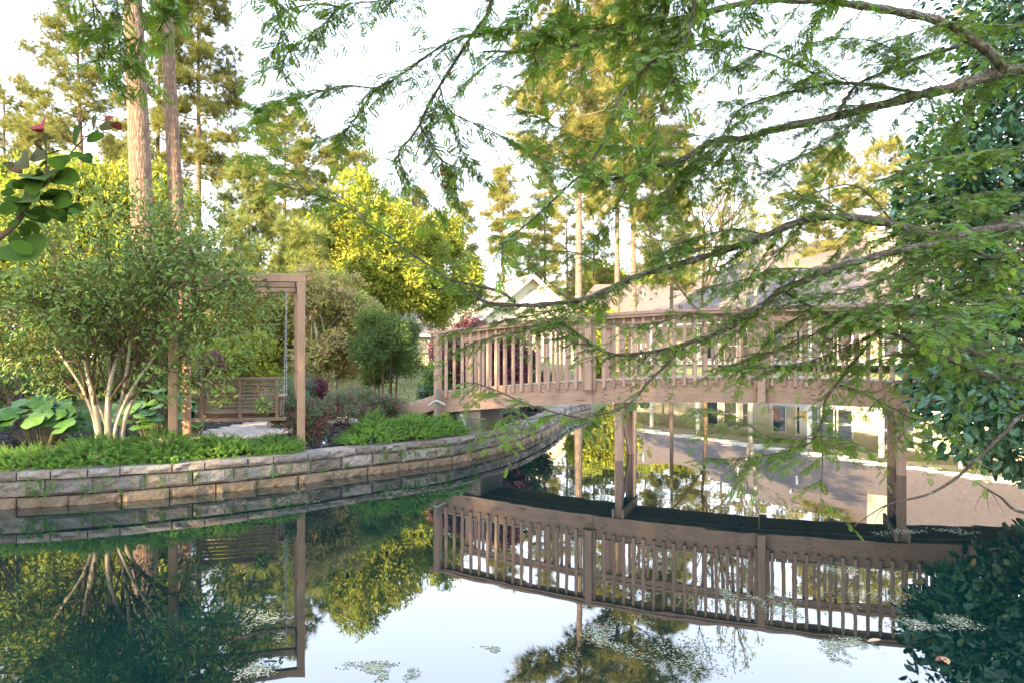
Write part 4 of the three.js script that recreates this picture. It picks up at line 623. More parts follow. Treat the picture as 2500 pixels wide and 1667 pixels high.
const onPath = (x, d) => [[-4.6, 8.3], [-4.35, 9.6], [-4.15, 11.1], [-3.75, 12.6], [-2.9, 13.2], [-1.9, 12.3]].some(([a, b], i, A) => { const [c, e] = A[Math.min(i + 1, 5)]; for (let t = 0; t <= 1; t += 0.1) if (Math.hypot(lerp(a, c, t) - x, lerp(b, e, t) - d) < 0.66) return true; return false; });
cover('mulch', mergeGeometries([new THREE.BoxGeometry(1, 0.16, 0.22), new THREE.BoxGeometry(0.7, 0.14, 0.2).rotateY(0.9).translate(0.3, 0.1, 0.3)]), std({ color: 0xffffff, roughness: 1 }), 16000, [-9, 1.4, 5.5, 15, 1], 0.042, [[0.022, 0.02, 0.022], [0.03, 0.026, 0.027], [0.06, 0.04, 0.03]], 600, (x, d, sd) => isBed(x, d, sd) && !onPath(x, d));
cover('lawn_grass', tuftGeo(9, 9, 0.07, 0.55), softLeaf, 26000, [-22, 26, 12.5, 44, 1.5], 0.075, [[0.14, 0.2, 0.05], [0.22, 0.24, 0.07], [0.28, 0.25, 0.09]], 601, (x, d, sd) => !isBed(x, d, sd) && !onPath(x, d) && Math.abs(x) < d * 0.8 + 1);
// ------------------------------------------------------------------ small garden things
{
  const y = groundY(-9.6, 15), b = thing('stone_bench', 'pale pinkish rounded stone bench behind the big leaved plants', 'bench', [-9.55, y, -15], 0.15); const st = std({ map: stoneMap([0.75, 0.64, 0.58], [0.64, 0.54, 0.49], 230), roughness: 0.8 });
  part(b, 'seat', rbox(0.46, 0.1, 0.3, 0.04), st, [0, 0.36, 0]); for (const e of [-1, 1]) part(b, 'leg', rbox(0.1, 0.36, 0.24, 0.02), st, [e * 0.15, 0.16, 0]);
  const sl = at(1027, 975, 12.2), L = thing('path_light', 'black mushroom capped path light beside the bridge ramp', 'path light', [sl.x, groundY(sl.x, 12.2), sl.z]);
  const top = at(1027, 955, 12.2).y - L.position.y; part(L, 'stake', new THREE.CylinderGeometry(0.012, 0.012, top, 8), metalDark, [0, top / 2, 0]); part(L, 'shade', new THREE.LatheGeometry([[0.005, 0.09], [0.015, 0.085], [0.02, 0.06], [0.06, 0.03], [0.085, 0], [0.08, -0.004], [0.01, 0.02]].map(([x, q]) => new THREE.Vector2(x, q)), 20), metalDark, [0, top, 0]);
  const sp = at(790, 1064, 8.75), S = thing('garden_spotlight', 'small clear cube garden spotlight tilted on the mulch', 'spotlight', [sp.x, groundY(sp.x, 8.75), sp.z], 0.4); const gl = std({ color: 0xffffff, transmission: 1, thickness: 0, roughness: 0.08, ior: 1.5 });
  const box = part(S, 'glass_housing', rbox(0.09, 0.075, 0.07, 0.008), gl, [0, 0.08, 0], [0.3, 0, 0.3]); void box; part(S, 'bulb', new THREE.SphereGeometry(0.018, 10, 8), std({ c: [0.7, 0.68, 0.6], roughness: 0.4 }), [0, 0.08, 0]); part(S, 'spike', new THREE.ConeGeometry(0.012, 0.1, 8).rotateX(Math.PI), metalDark, [0, 0.0, 0]);
  // arbor with dead vines at the left edge
  const A = thing('vine_arbor', 'dark metal arbor tangled with bare vines at the picture edge', 'arbor', [-8.35, groundY(-8.35, 11), -11], 0.5), R = rng(620), VT = new Tubes();
  for (const [x, z] of [[0, 0], [0.12, 0.5], [0.4, 0.1], [-0.7, 0.2], [-0.6, -0.5]]) part(A, 'post', new THREE.CylinderGeometry(0.022, 0.024, 2.3, 8), metalDark, [x * 0.8, 1.1, z]);
  for (let k = 0; k < 4; k++) part(A, 'crossbar', new THREE.CylinderGeometry(0.01, 0.01, 1.0, 6).rotateZ(Math.PI / 2), metalDark, [-0.15, 0.5 + k * 0.5, 0.1]);
  for (let k = 0; k < 26; k++) { const x = (R() - 0.6) * 0.8, z = R() * 0.5, pts = []; for (let q = 0; q < 8; q++) pts.push(V(x + Math.sin(q * 1.3 + k) * 0.09 * (1 + R()), q * 0.28, z + Math.cos(q * 1.1 + k) * 0.09)); VT.tube(curve(pts, 16), Array(17).fill(0.006 + R() * 0.01), 5); }
  part(A, 'vine', VT.geo(), twigBark);
  const vl = []; for (let k = 0; k < 900; k++) vl.push([basis(rdir(R), rdir(R).add(V(0, 1, 0)), 0.06 + R() * 0.04, V((R() - 0.6) * 1.2, 0.7 + R() * 1.9, (R() - 0.2) * 0.8)), tint(R, [0.07, 0.12, 0.03], 0.4)]); copies(A, 'foliage', smallLeaf, semiLeaf, vl);
  // drain pipe and hose reel under the bridge end
  const pp = at(1134, 1030, 10.45), D = thing('drain_pipe', 'short grey plastic pipe stub rising under the bridge end', 'pipe', [pp.x, 0.28, pp.z]); const tb = new Tubes(); tb.tube(curve([V(0, 0, 0), V(0.0, 0.2, 0), V(-0.06, 0.34, 0)], 6), Array(7).fill(0.022), 10); part(D, 'pipe', tb.geo(), std({ c: [0.3, 0.33, 0.3], roughness: 0.5 })); part(D, 'collar', new THREE.CylinderGeometry(0.03, 0.03, 0.05, 12), std({ c: [0.25, 0.27, 0.25], roughness: 0.5 }), [0, 0.05, 0]);
  const hp = at(1068, 985, 10.55), Hh = thing('utility_stake', 'grey green utility stake with a curved flap beside the bridge post', 'stake', [hp.x, 0.28, hp.z]); part(Hh, 'stake', rbox(0.035, 0.72, 0.03, 0.004), std({ c: [0.14, 0.17, 0.14], roughness: 0.7 }), [0, 0.36, 0]); const fl = new Tubes(); fl.tube(curve([V(-0.14, 0.46, 0.03), V(-0.02, 0.53, 0.03), V(0.12, 0.47, 0.03)], 8), Array(9).fill(0.02), 6); part(Hh, 'flap', fl.geo(), std({ c: [0.4, 0.38, 0.34], roughness: 0.7 }));
}
// ------------------------------------------------------------------ floating scum and leaves on the pond
{
  const fleck = (seed) => { const R = rng(seed), s = new THREE.Shape(); for (let k = 0; k < 7; k++) { const a = k / 7 * 6.283, r = 0.6 + R() * 0.5; k ? s.lineTo(Math.cos(a) * r, Math.sin(a) * r * 0.6) : s.moveTo(r, 0); } const g = new THREE.ExtrudeGeometry(s, { depth: 0.12, bevelEnabled: false }); g.rotateX(-Math.PI / 2); return g; };
  const lib = [fleck(1), fleck(2), fleck(3)], fm = std({ color: 0xffffff, roughness: 0.9 });
  const patches = [[[1060, 1080, 60, 14], 8], [[900, 1200, 300, 10], 1], [[500, 1222, 400, 12], 2], [[640, 1530, 60, 50], 3], [[920, 1640, 110, 28], 4], [[1490, 1560, 130, 60], 5], [[1700, 1600, 140, 60], 6], [[2030, 1480, 230, 40], 7], [[2290, 1520, 150, 22], 9], [[2080, 1590, 90, 40], 10], [[1430, 1058, 70, 22], 11], [[2250, 1300, 160, 14], 12], [[1620, 1200, 30, 12], 13], [[2100, 1390, 120, 18], 14], [[620, 1640, 70, 30], 15], [[1200, 1590, 50, 14], 16], [[1820, 1450, 170, 20], 17]];
  const names = ['beside the far curve of the wall', 'along the wall below the paver path', 'along the wall below the grey shrub', 'in the reflection of the swing frame', 'at the bottom of the open sky reflection', 'over the reflected pine trunk', 'right of the reflected pine trunk', 'across the reflected bridge rail', 'at the edge of the dark shrub reflection', 'below the reflected handrail end', 'in the golden gap under the bridge', 'under the glossy shrub', 'between the bridge piles', 'over the reflected balusters', 'at the bottom below the swing reflection', 'in the middle of the sky reflection', 'over the reflected second newel post'];
  patches.forEach(([[px, py, wx, wy], s], i) => {
    const R = rng(700 + s), g = [[], [], []], n = i > 3 && i < 10 ? 800 : 420; let k = 0, tries = 0;
    while (k < n && tries++ < n * 8) { const a = px + (R() + R() - 1) * wx, b = py + (R() + R() - 1) * wy; if (b < 1000) continue; const d = F * EYE / (b - HORIZON), x = (a - 1250) / F * d; if (pondDist(x, d) > -0.03) continue; if (fbm(x * 7 + 50, d * 4 + 50, 900, 3, 40 + i) * 0.8 + 0.2 * fbm(x * 1.7 + 50, d + 50, 900, 2, 60 + i) < 0.46 + 0.16 * R()) continue; k++; g[k % 3].push([new THREE.Matrix4().makeRotationY(R() * 6.28).scale(V(1, 0.2, 1).multiplyScalar(0.0025 + 0.007 * R() * R() + d * 0.0003)).setPosition(x, 0.002, -d), tint(R, R() < 0.2 ? [0.2, 0.12, 0.06] : R() < 0.4 ? [0.16, 0.2, 0.09] : [0.3, 0.3, 0.22], 0.3, 0.1)]); }
    const o = new THREE.Group(); o.name = numbered('floating_scum'); o.userData = { kind: 'stuff', label: `pale flecks of floating pond scum ${names[i]}`, category: 'pond scum' }; scene.add(o); g.forEach((l, q) => { if (l.length) copies(o, 'fleck', lib[q], fm, l); });
  });
  const fl = leafGeo(0.5, 0.2, -0.12); for (const [px, py, a, lab, c] of [[2285, 1615, 0.3, 'dark red fallen leaf floating by the shrub reflection', [0.2, 0.06, 0.04]], [2318, 1624, 1.4, 'tan fallen leaf floating by the shrub reflection', [0.45, 0.26, 0.12]], [2120, 1568, 0.1, 'curled tan leaf floating at the reflected handrail end', [0.5, 0.33, 0.2]], [650, 1516, 0.2, 'green leaf floating inside the swing frame reflection', [0.16, 0.2, 0.08]]]) { const d = F * EYE / (py - HORIZON), t = thing('fallen_leaf', lab, 'leaf', [(px - 1250) / F * d, 0.004, -d], a); const m = part(t, 'blade', fl, std({ c, roughness: 0.6, side: THREE.DoubleSide })); m.scale.setScalar(0.07); }
}
// ------------------------------------------------------------------ glossy shrub on the right bank
{
  const leaf = leafGeo(0.5, 0.16, 0.16, [[0, 0.06], [0.18, 0.7], [0.42, 1], [0.68, 0.92], [0.88, 0.5], [1, 0]]);
  const R = rng(801), x = 6.4, d = 7.2, y0 = groundY(8, 7.2) - 0.1, t = thing('glossy_shrub', 'big dark glossy leaved evergreen leaning over the pond at the right', 'shrub', [x + 1.6, y0, -d]), T = new Tubes();
  for (let k = 0; k < 6; k++) { const cp = curve([V((R() - 0.5) * 0.3, 0, (R() - 0.5) * 0.3), V(-0.5 - R(), 1 + R(), (R() - 0.5)), V(-1.6 - R() * 1.2, 1.2 + R() * 3.4, (R() - 0.5) * 2)], 8); T.tube(cp, cp.map((_, j) => 0.06 * (1 - j / 10)), 7); }
  part(t, 'stem', T.geo(), twigBark);
  // lobes of the crown: [px, py, d, radius in metres]
  const lobes = [[2330, 945, 6.73, 0.46], [2275, 910, 7.11, 0.3], [2400, 960, 6.48, 0.51], [2360, 1030, 6.35, 0.38], [2440, 1050, 6.48, 0.41], [2500, 1000, 6.35, 0.64], [2420, 850, 7.37, 0.64], [2340, 480, 7.62, 0.64], [2290, 430, 7.49, 0.41], [2420, 420, 7.49, 0.64], [2500, 480, 7.11, 0.76], [2380, 560, 7.37, 0.64], [2290, 540, 7.75, 0.46], [2225, 520, 7.62, 0.25], [2460, 640, 7.11, 0.7], [2350, 680, 7.87, 0.57], [2480, 760, 7.11, 0.64], [2400, 310, 7.87, 0.57], [2480, 300, 7.62, 0.64], [2440, 150, 8.13, 0.53], [2490, 60, 8.0, 0.64], [2400, 40, 8.38, 0.38], [2290, 330, 7.75, 0.28], [2560, 850, 6.86, 0.89], [2580, 600, 7.11, 1.02], [2600, 300, 7.62, 1.14], [2620, 80, 7.62, 1.14], [2480, 900, 7.37, 0.64], [2540, -120, 7.87, 1.27], [2300, 800, 8.0, 0.44], [2560, 1080, 6.6, 0.51]];
  const all = [], o = t.position;
  for (const [px, py, dd, r] of lobes) {
    const c = at(px, py, dd), m = Math.round(1150 * r * r + 110);
    for (let k = 0; k < m; k++) { const e = rdir(R), rr = r * Math.pow(R(), 0.3), p = c.clone().addScaledVector(e, rr), dir = e.clone().add(rdir(R).multiplyScalar(0.9)).add(V(0, -0.15, 0)); all.push([p, basis(dir, rdir(R).multiplyScalar(0.8).add(V(0, 0.7, 0.55)), 0.06 + R() * 0.075, p.clone().sub(o)), R() < 0.03 ? [0.3, 0.22, 0.06] : [0.042, 0.105, 0.036]]); }
  }
  const vis = (p) => { const X = p.x / -p.z * F + 1250, Y = HORIZON - (p.y - EYE) / -p.z * F; return X > 2100 && X < 2500 && Y > 0 && Y < 1250; };
  all.sort((a, b) => (vis(b[0]) ? 100 : 0) + b[0].z - (vis(a[0]) ? 100 : 0) - a[0].z);
  const mats = [[0.04, 0.1, 0.036], [0.045, 0.115, 0.038], [0.032, 0.085, 0.034], [0.06, 0.135, 0.042], [0.07, 0.145, 0.045]].map((c) => std({ c, roughness: 0.27, specularIntensity: 1, side: THREE.DoubleSide }));
  const pos = V(0, 0, 0), q = new THREE.Quaternion(), sc = V(1, 1, 1);
  all.slice(0, 300).forEach(([, m], k) => { const w = part(t, 'leaf', leaf, mats[k % 5]); m.decompose(pos, q, sc); w.position.copy(pos); w.quaternion.copy(q); w.scale.copy(sc); });
  copies(t, 'foliage', leaf, glossLeaf, all.slice(300).map(([, m, c]) => [m, tint(R, c, 0.4, 0.12)]));
  console.log('glossy leaves', all.length);
}
// ------------------------------------------------------------------ bald cypress reaching in from the right
{
  const R = rng(901), sprays = [1, 2, 3].map((s) => sprayGeo(s)), lists = [[], [], []], trunkX = 6.4, trunkD = 3.6, y0 = groundY(trunkX, trunkD) - 0.1;
  const tree = thing('bald_cypress', 'bald cypress whose feathery branches arch in from the right over the pond', 'cypress tree', [trunkX, y0, -trunkD]), o = tree.position, loc = (p) => p.clone().sub(o);
  const tk = new Tubes(), tp = []; for (let k = 0; k <= 12; k++) tp.push(V(Math.sin(k) * 0.05, k * 0.75, 0)); tk.tube(tp, tp.map((_, k) => 0.32 * (k === 0 ? 1.4 : 1) * (1 - k / 15)), 16, 0.2, 4); part(tree, 'trunk', tk.geo(), cypressBark);
  const over = [V(trunkX, 4.6, -trunkD), V(4, 4.7, -3.4), V(1.4, 4.3, -2.9), V(-0.6, 4.1, -2.6), V(-2.2, 3.7, -2.2)]; { const b = new Tubes(), cp = curve(over, 24); b.tube(cp.map(loc), cp.map((_, k) => 0.075 * (1 - k / 32)), 8, 0.2, 3); part(tree, 'branch', b.geo(), cypressBark); }
  const spray = (p, dir, s) => { const c = tint(R, [0.14, 0.23, 0.018], 0.3, 0.18); lists[Math.floor(R() * 3)].push([basis(dir, V(0, 1, 0).add(rdir(R).multiplyScalar(0.55)), s, loc(p)), c]); };
  // [start kind, depth at start, depth at end, width px at start, at end, twig density, spray length m, points ...]
  const B = [
    ['t', 4.8, 4.2, 36, 7, 0.85, 0.073, 2500, 168, 2446, 175, 2339, 211, 2249, 232, 2124, 264, 2035, 286, 1874, 321, 1821, 338, 1749, 343, 1667, 389, 1590, 411, 1508, 436, 1430, 440],
    ['n', 4.75, 3.7, 26, 5, 0.64, 0.073, 2450, 168, 2428, 136, 2356, 86, 2303, 54, 2196, 29, 2106, 14, 1981, 2, 1838, 4, 1660, 46, 1544, 61, 1473, 82, 1419, 107, 1366, 114, 1276, 125, 1180, 125],
    ['n', 4.6, 4.2, 9, 3, 0.85, 0.069, 2231, 225, 2106, 205, 2035, 200, 1964, 168, 1874, 130, 1767, 104, 1710, 86],
    ['n', 4.5, 4.1, 7, 3, 0.85, 0.069, 2035, 202, 1946, 221, 1856, 245, 1803, 271, 1756, 346, 1700, 392],
    ['n', 4.8, 4.5, 9, 6, 0.85, 0.069, 2374, 104, 2231, 146, 2160, 175, 2089, 211, 2046, 279],
    ['t', 4.2, 3.9, 26, 8, 0.89, 0.073, 2500, 532, 2338, 579, 2179, 547, 2073, 531, 1966, 537, 1860, 579, 1754, 617, 1648, 648, 1541, 680, 1435, 728, 1329, 744, 1276, 746, 1187, 739, 1151, 714],
    ['n', 3.95, 4.1, 8, 2, 0.80, 0.073, 1259, 739, 1223, 714, 1151, 696, 1098, 682, 1044, 646, 991, 611, 955, 582, 901, 550, 850, 508, 808, 489, 744, 468, 680, 452],
    ['t', 4.0, 3.9, 26, 5, 1.02, 0.073, 2500, 553, 2374, 568, 2285, 596, 2196, 611, 2106, 636, 2017, 661, 1964, 686, 1910, 707, 1874, 736, 1831, 764, 1796, 793, 1731, 821, 1660, 843, 1580, 861, 1491, 864, 1455, 846, 1384, 796, 1337, 761],
    ['t', 3.7, 3.95, 16, 7, 1.02, 0.073, 2500, 925, 2410, 918, 2374, 904, 2303, 868, 2231, 836, 2160, 807, 2053, 779, 1981, 750, 1917, 714],
    ['t', 3.6, 3.7, 14, 8, 0.85, 0.069, 2500, 610, 2428, 632, 2392, 618, 2339, 596],
    ['t', 4.3, 4.2, 26, 12, 0.51, 0.069, 2500, 882, 2410, 868, 2339, 850, 2267, 829, 2196, 800],
    ['n', 3.85, 3.7, 8, 5, 0.53, 0.069, 2142, 807, 2124, 836, 2089, 879, 2053, 925, 2017, 975, 2010, 1014, 1999, 1050, 1983, 1079],
    ['n', 3.7, 3.8, 4, 2, 0.86, 0.069, 1985, 1070, 1930, 1070, 1874, 1066, 1820, 1030, 1767, 1004, 1696, 996],
    ['n', 3.7, 3.8, 4, 2, 0.73, 0.069, 1985, 1078, 1920, 1100, 1860, 1112, 1790, 1120, 1720, 1118],
    ['n', 3.7, 3.6, 4, 2, 0.73, 0.069, 1985, 1065, 2040, 1068, 2090, 1090, 2130, 1098],
    ['n', 3.8, 3.6, 5, 2, 0.73, 0.069, 2053, 940, 2106, 957, 2160, 986, 2206, 1011, 2206, 1050, 2217, 1075, 2267, 1082],
    ['n', 3.7, 3.5, 4, 2, 0.53, 0.069, 2206, 1011, 2260, 1030, 2320, 1060, 2380, 1085],
    ['n', 3.9, 3.5, 7, 3, 0.60, 0.069, 1670, 850, 1616, 900, 1580, 936, 1544, 979, 1491, 1004, 1419, 1018, 1359, 1007, 1276, 982, 1223, 957, 1151, 932],
    ['n', 3.5, 3.4, 3, 2, 0.80, 0.069, 1359, 1010, 1300, 1022, 1240, 1020, 1180, 1030],
    ['n', 3.9, 3.8, 6, 2, 0.80, 0.069, 1831, 764, 1760, 770, 1690, 766, 1620, 785, 1560, 792, 1500, 790],
    ['n', 3.9, 3.7, 4, 2, 0.73, 0.069, 1455, 846, 1400, 835, 1350, 800, 1330, 770],
    ['n', 4.0, 3.9, 4, 2, 0.66, 0.069, 1540, 690, 1470, 722, 1400, 760, 1330, 790, 1240, 815, 1160, 835, 1110, 860],
    ['n', 4.0, 3.9, 5, 2, 0.66, 0.069, 1500, 700, 1420, 735, 1340, 762, 1250, 780, 1150, 800, 1090, 812],
    ['n', 4.3, 4.0, 4, 2, 0.73, 0.073, 1470, 640, 1400, 616, 1330, 612, 1260, 590, 1240, 570],
    ['o', 3.0, 3.0, 14, 3, 0.94, 0.073, 1201, -10, 1191, 32, 1151, 89, 1098, 171, 1044, 261, 1025, 304, 1000, 340, 973, 371, 985, 420, 1001, 464],
    ['n', 3.0, 3.0, 6, 2, 0.94, 0.073, 1025, 304, 1050, 350, 1080, 393, 1109, 411, 1114, 450, 1116, 500],
    ['n', 3.0, 3.1, 8, 2, 0.85, 0.073, 1152, 86, 1118, 92, 1059, 125, 973, 186, 919, 214, 840, 209, 750, 232, 607, 257],
    ['n', 3.05, 3.1, 4, 2, 0.85, 0.073, 916, 217, 866, 289, 830, 329, 787, 345],
    ['o', 2.9, 2.9, 6, 2, 0.85, 0.073, 980, -20, 934, 0, 830, 16, 786, 64, 714, 118, 679, 157],
    ['n', 2.9, 2.9, 5, 2, 0.85, 0.073, 830, 16, 760, 10, 690, 30, 640, 60],
    ['n', 2.9, 2.9, 4, 2, 1.02, 0.073, 700, 128, 690, 170, 700, 200],
    ['n', 3.0, 3.0, 4, 2, 0.94, 0.073, 1073, 214, 1098, 293, 1126, 364, 1151, 411],
    ['n', 3.0, 3.1, 4, 2, 0.77, 0.073, 1110, 280, 1134, 291, 1223, 332, 1312, 382, 1365, 410],
    ['o', 2.3, 2.3, 11, 4, 0.68, 0.072, 1700, -40, 1670, 107, 1598, 146, 1526, 221, 1501, 268, 1480, 332, 1437, 404, 1366, 475, 1284, 550, 1220, 600],
    ['o', 2.4, 2.4, 5, 2, 0.52, 0.073, 1680, -20, 1648, 118, 1630, 214, 1609, 304, 1587, 411],
    ['n', 4.2, 4.0, 4, 2, 0.94, 0.073, 1670, 361, 1509, 357, 1401, 332, 1340, 300, 1287, 271],
    ['n', 4.3, 4.2, 4, 2, 0.85, 0.069, 2039, 525, 1946, 471, 1892, 425, 1831, 396, 1780, 392],
    ['n', 4.2, 4.2, 5, 2, 0.42, 0.069, 2185, 545, 2089, 454, 1981, 475, 1892, 536],
    ['n', 4.4, 4.2, 4, 2, 1.02, 0.073, 2124, 268, 2060, 320, 1990, 365, 1920, 400, 1850, 430],
    ['n', 4.2, 4.1, 5, 2, 1.02, 0.073, 1760, 350, 1690, 420, 1640, 470, 1600, 520],
    ['n', 4.2, 4.0, 4, 2, 1.02, 0.073, 1874, 575, 1800, 560, 1720, 575, 1650, 600, 1590, 640],
    ['n', 4.0, 3.9, 4, 2, 0.86, 0.073, 2017, 661, 1950, 655, 1880, 660, 1800, 690, 1720, 700],
    ['n', 3.9, 3.8, 4, 2, 0.86, 0.073, 2160, 807, 2060, 850, 1980, 880, 1900, 895, 1830, 900],
    ['n', 3.9, 3.8, 4, 2, 0.86, 0.073, 2053, 779, 1980, 820, 1920, 850, 1840, 870, 1760, 905],
    ['n', 3.9, 3.8, 4, 2, 1.10, 0.073, 2285, 596, 2200, 660, 2120, 700, 2040, 720, 1960, 730],
    ['n', 3.8, 3.6, 5, 2, 1.19, 0.073, 2374, 570, 2300, 640, 2220, 690, 2140, 740, 2060, 760],
    ['n', 3.7, 3.5, 5, 2, 1.27, 0.077, 2500, 650, 2400, 690, 2300, 720, 2200, 740, 2120, 770],
    ['n', 3.4, 3.2, 4, 2, 1.27, 0.077, 2520, 720, 2420, 740, 2320, 770, 2240, 800],
    ['n', 3.8, 3.8, 4, 2, 0.80, 0.073, 2303, 868, 2240, 862, 2160, 868, 2080, 900],
    ['n', 4.4, 4.3, 5, 2, 1.10, 0.073, 2500, 360, 2400, 372, 2300, 385, 2200, 420, 2130, 450],
    ['n', 4.4, 4.3, 5, 2, 1.10, 0.073, 2500, 480, 2400, 470, 2320, 500, 2230, 500],
    ['n', 4.6, 4.5, 5, 2, 0.94, 0.073, 2500, 60, 2400, 62, 2334, 55, 2200, 90, 2110, 120],
    ['n', 4.4, 4.3, 4, 2, 0.94, 0.073, 2231, 146, 2130, 100, 2040, 95, 1960, 110],
    ['o', 2.6, 2.6, 5, 2, 1.05, 0.077, 1330, -40, 1290, 20, 1240, 60, 1180, 90],
    ['o', 2.6, 2.6, 5, 2, 1.05, 0.077, 1400, -40, 1380, 20, 1320, 80, 1300, 130],
    ['o', 2.5, 2.5, 5, 2, 1.12, 0.075, 1560, -60, 1540, 30, 1470, 70, 1400, 60],
    ['o', 2.5, 2.5, 6, 2, 0.98, 0.075, 1640, -60, 1620, 60, 1610, 140, 1650, 200],
    ['o', 2.4, 2.4, 5, 2, 1.05, 0.073, 1760, -60, 1700, 30, 1640, 80, 1560, 130],
    ['o', 2.6, 2.6, 5, 2, 0.90, 0.077, 1850, -40, 1820, 30, 1790, 80, 1740, 120],
    ['o', 2.3, 2.3, 5, 2, 0.90, 0.072, 2060, -50, 2020, 10, 1990, 60, 1960, 130],
    ['o', 1.7, 1.7, 6, 3, 0.68, 0.062, 222, -30, 225, 0, 232, 71, 246, 179, 257, 225],
    ['o', 1.75, 1.75, 5, 2, 0.68, 0.063, 330, -30, 336, 0, 354, 64, 330, 110, 310, 160],
    ['o', 1.7, 1.7, 5, 2, 0.60, 0.062, 290, -30, 285, 20, 290, 90, 300, 180],
    ['o', 1.9, 1.9, 4, 2, 0.60, 0.065, 400, -30, 395, 10, 400, 50, 420, 80],
    ['o', 2.6, 2.6, 4, 2, 0.98, 0.077, 660, -30, 670, 10, 680, 50, 690, 100],
  ];
  function dress(T, pts, w0, dens, sl, dScale) {                 // side twigs and sprays along a branch
    const np = pts.length; let acc = 0; const step = 0.0145 / dens;
    for (let k = 1; k < np; k++) {
      const a = pts[k - 1], b = pts[k], seg = a.distanceTo(b), al = b.clone().sub(a).normalize(); acc += seg;
      while (acc > step) {
        acc -= step; const f = k / np; if (w0 > 12 && R() < 0.5 * (1 - f)) continue;
        const p = a.clone().lerp(b, R()), sd = al.clone().cross(V(0, 1, 0.2).add(rdir(R).multiplyScalar(0.5))).normalize().multiplyScalar(R() < 0.5 ? 1 : -1), droop = V(0, -0.28 + (R() - 0.5) * 0.5, 0);
        const dir = al.clone().multiplyScalar(0.55 + R() * 0.4).add(sd).add(droop).normalize();
        if (R() < 0.45) spray(p, dir, sl * (0.6 + R() * 0.6));
        else {
          const len = (0.1 + R() * 0.22) * dScale, q = [p.clone()]; const dd = dir.clone(); for (let j = 0; j < 4; j++) { dd.add(V(0, -0.06, 0)).add(rdir(R).multiplyScalar(0.1)).normalize(); q.push(q[j].clone().addScaledVector(dd, len / 4)); }
          T.tube(q.map(loc), q.map((_, j) => 0.0022 * (1 - j * 0.17)), 4);
          for (let j = 0; j < 9; j++) { const s = (j + R()) / 9, i = Math.min(3, Math.floor(s * 4)), e = q[i].clone().lerp(q[i + 1], s * 4 - i), sg = j % 2 ? 1 : -1, nn = dd.clone().cross(V(0, 1, 0).add(rdir(R).multiplyScalar(0.4))).normalize().multiplyScalar(sg); spray(e, dd.clone().multiplyScalar(0.7).add(nn).add(V(0, -0.12, 0)), sl * (0.55 + R() * 0.5) * (1.05 - 0.3 * s)); }
          spray(q[4], dd, sl * 0.8);
        }
      }
    }
  }
  for (const [kind, d0, d1, w0, w1, dens, sl, ...px] of B) {
    const m = px.length / 2, ctl = []; for (let k = 0; k < m; k++) ctl.push(at(px[k * 2], px[k * 2 + 1], lerp(d0, d1, k / (m - 1)) + (R() - 0.5) * 0.05));
    const pre = []; if (kind === 't') { const p = ctl[0].clone(); pre.push(V(trunkX, p.y + 0.1, -trunkD), p.clone().lerp(V(trunkX, p.y, -trunkD), 0.5).add(V(0, 0.08, 0))); }
    if (kind === 'o') { let bst = over[0], bd = 99; curve(over, 40).forEach((q) => { const e = Math.abs(q.x - ctl[0].x); if (e < bd) { bd = e; bst = q; } }); pre.push(bst.clone(), bst.clone().lerp(ctl[0], 0.55).add(V(0.05, 0, 0))); }
    const pts = curve([...pre, ...ctl], Math.max(18, m * 5)), T = new Tubes(), r = (f) => lerp(w0 * d0, w1 * d1, Math.pow(f, 0.8)) / F / 2, np = pts.length;
    T.tube(pts.map(loc), pts.map((p, k) => r(k / (np - 1)) * (1 + 0.16 * Math.sin(k * 1.9 + w0) * (w0 > 8 ? 1 : 0))), w0 > 12 ? 10 : 6, 0.4, w0);
    dress(T, pts, w0, dens, sl, Math.min(1, Math.pow(d0 / 3.2, 1.6)));
    if (w0 >= 7 && d0 > 3.4) {                                   // finer side branches that fill the space between the limbs
      const len = pts.reduce((a, p, k) => a + (k ? p.distanceTo(pts[k - 1]) : 0), 0), cnt = Math.round(len * 3.4);
      for (let k = 0; k < cnt; k++) {
        const i = 1 + Math.floor((0.12 + 0.86 * (k + R()) / cnt) * (np - 2)), p = pts[i]; if (((p.y < 2.2 && p.x < 1.3) || (p.y < 2.1 && p.x < 2.6)) && R() < 0.88) continue; const al = pts[Math.min(i + 1, np - 1)].clone().sub(pts[i - 1]).normalize(), up = R() < 0.5 ? 1 : -1;
        const dd = al.clone().multiplyScalar(0.8).add(V(0, up * (0.3 + R() * 0.5), 0)).add(V(0, 0, (R() - 0.5) * 1.2)).normalize(), q = [p.clone()], L = 0.3 + R() * 0.45;
        for (let j = 0; j < 6; j++) { dd.add(V(0, -0.05, 0)).add(rdir(R).multiplyScalar(0.13)).normalize(); q.push(q[j].clone().addScaledVector(dd, L / 6)); }
        T.tube(q.map(loc), q.map((_, j) => 0.0045 * (1 - j * 0.12)), 5); dress(T, q, 3, dens * 0.62, sl, 0.8);
      }
    }
    part(tree, 'branch', T.geo(), cypressBark);
  }
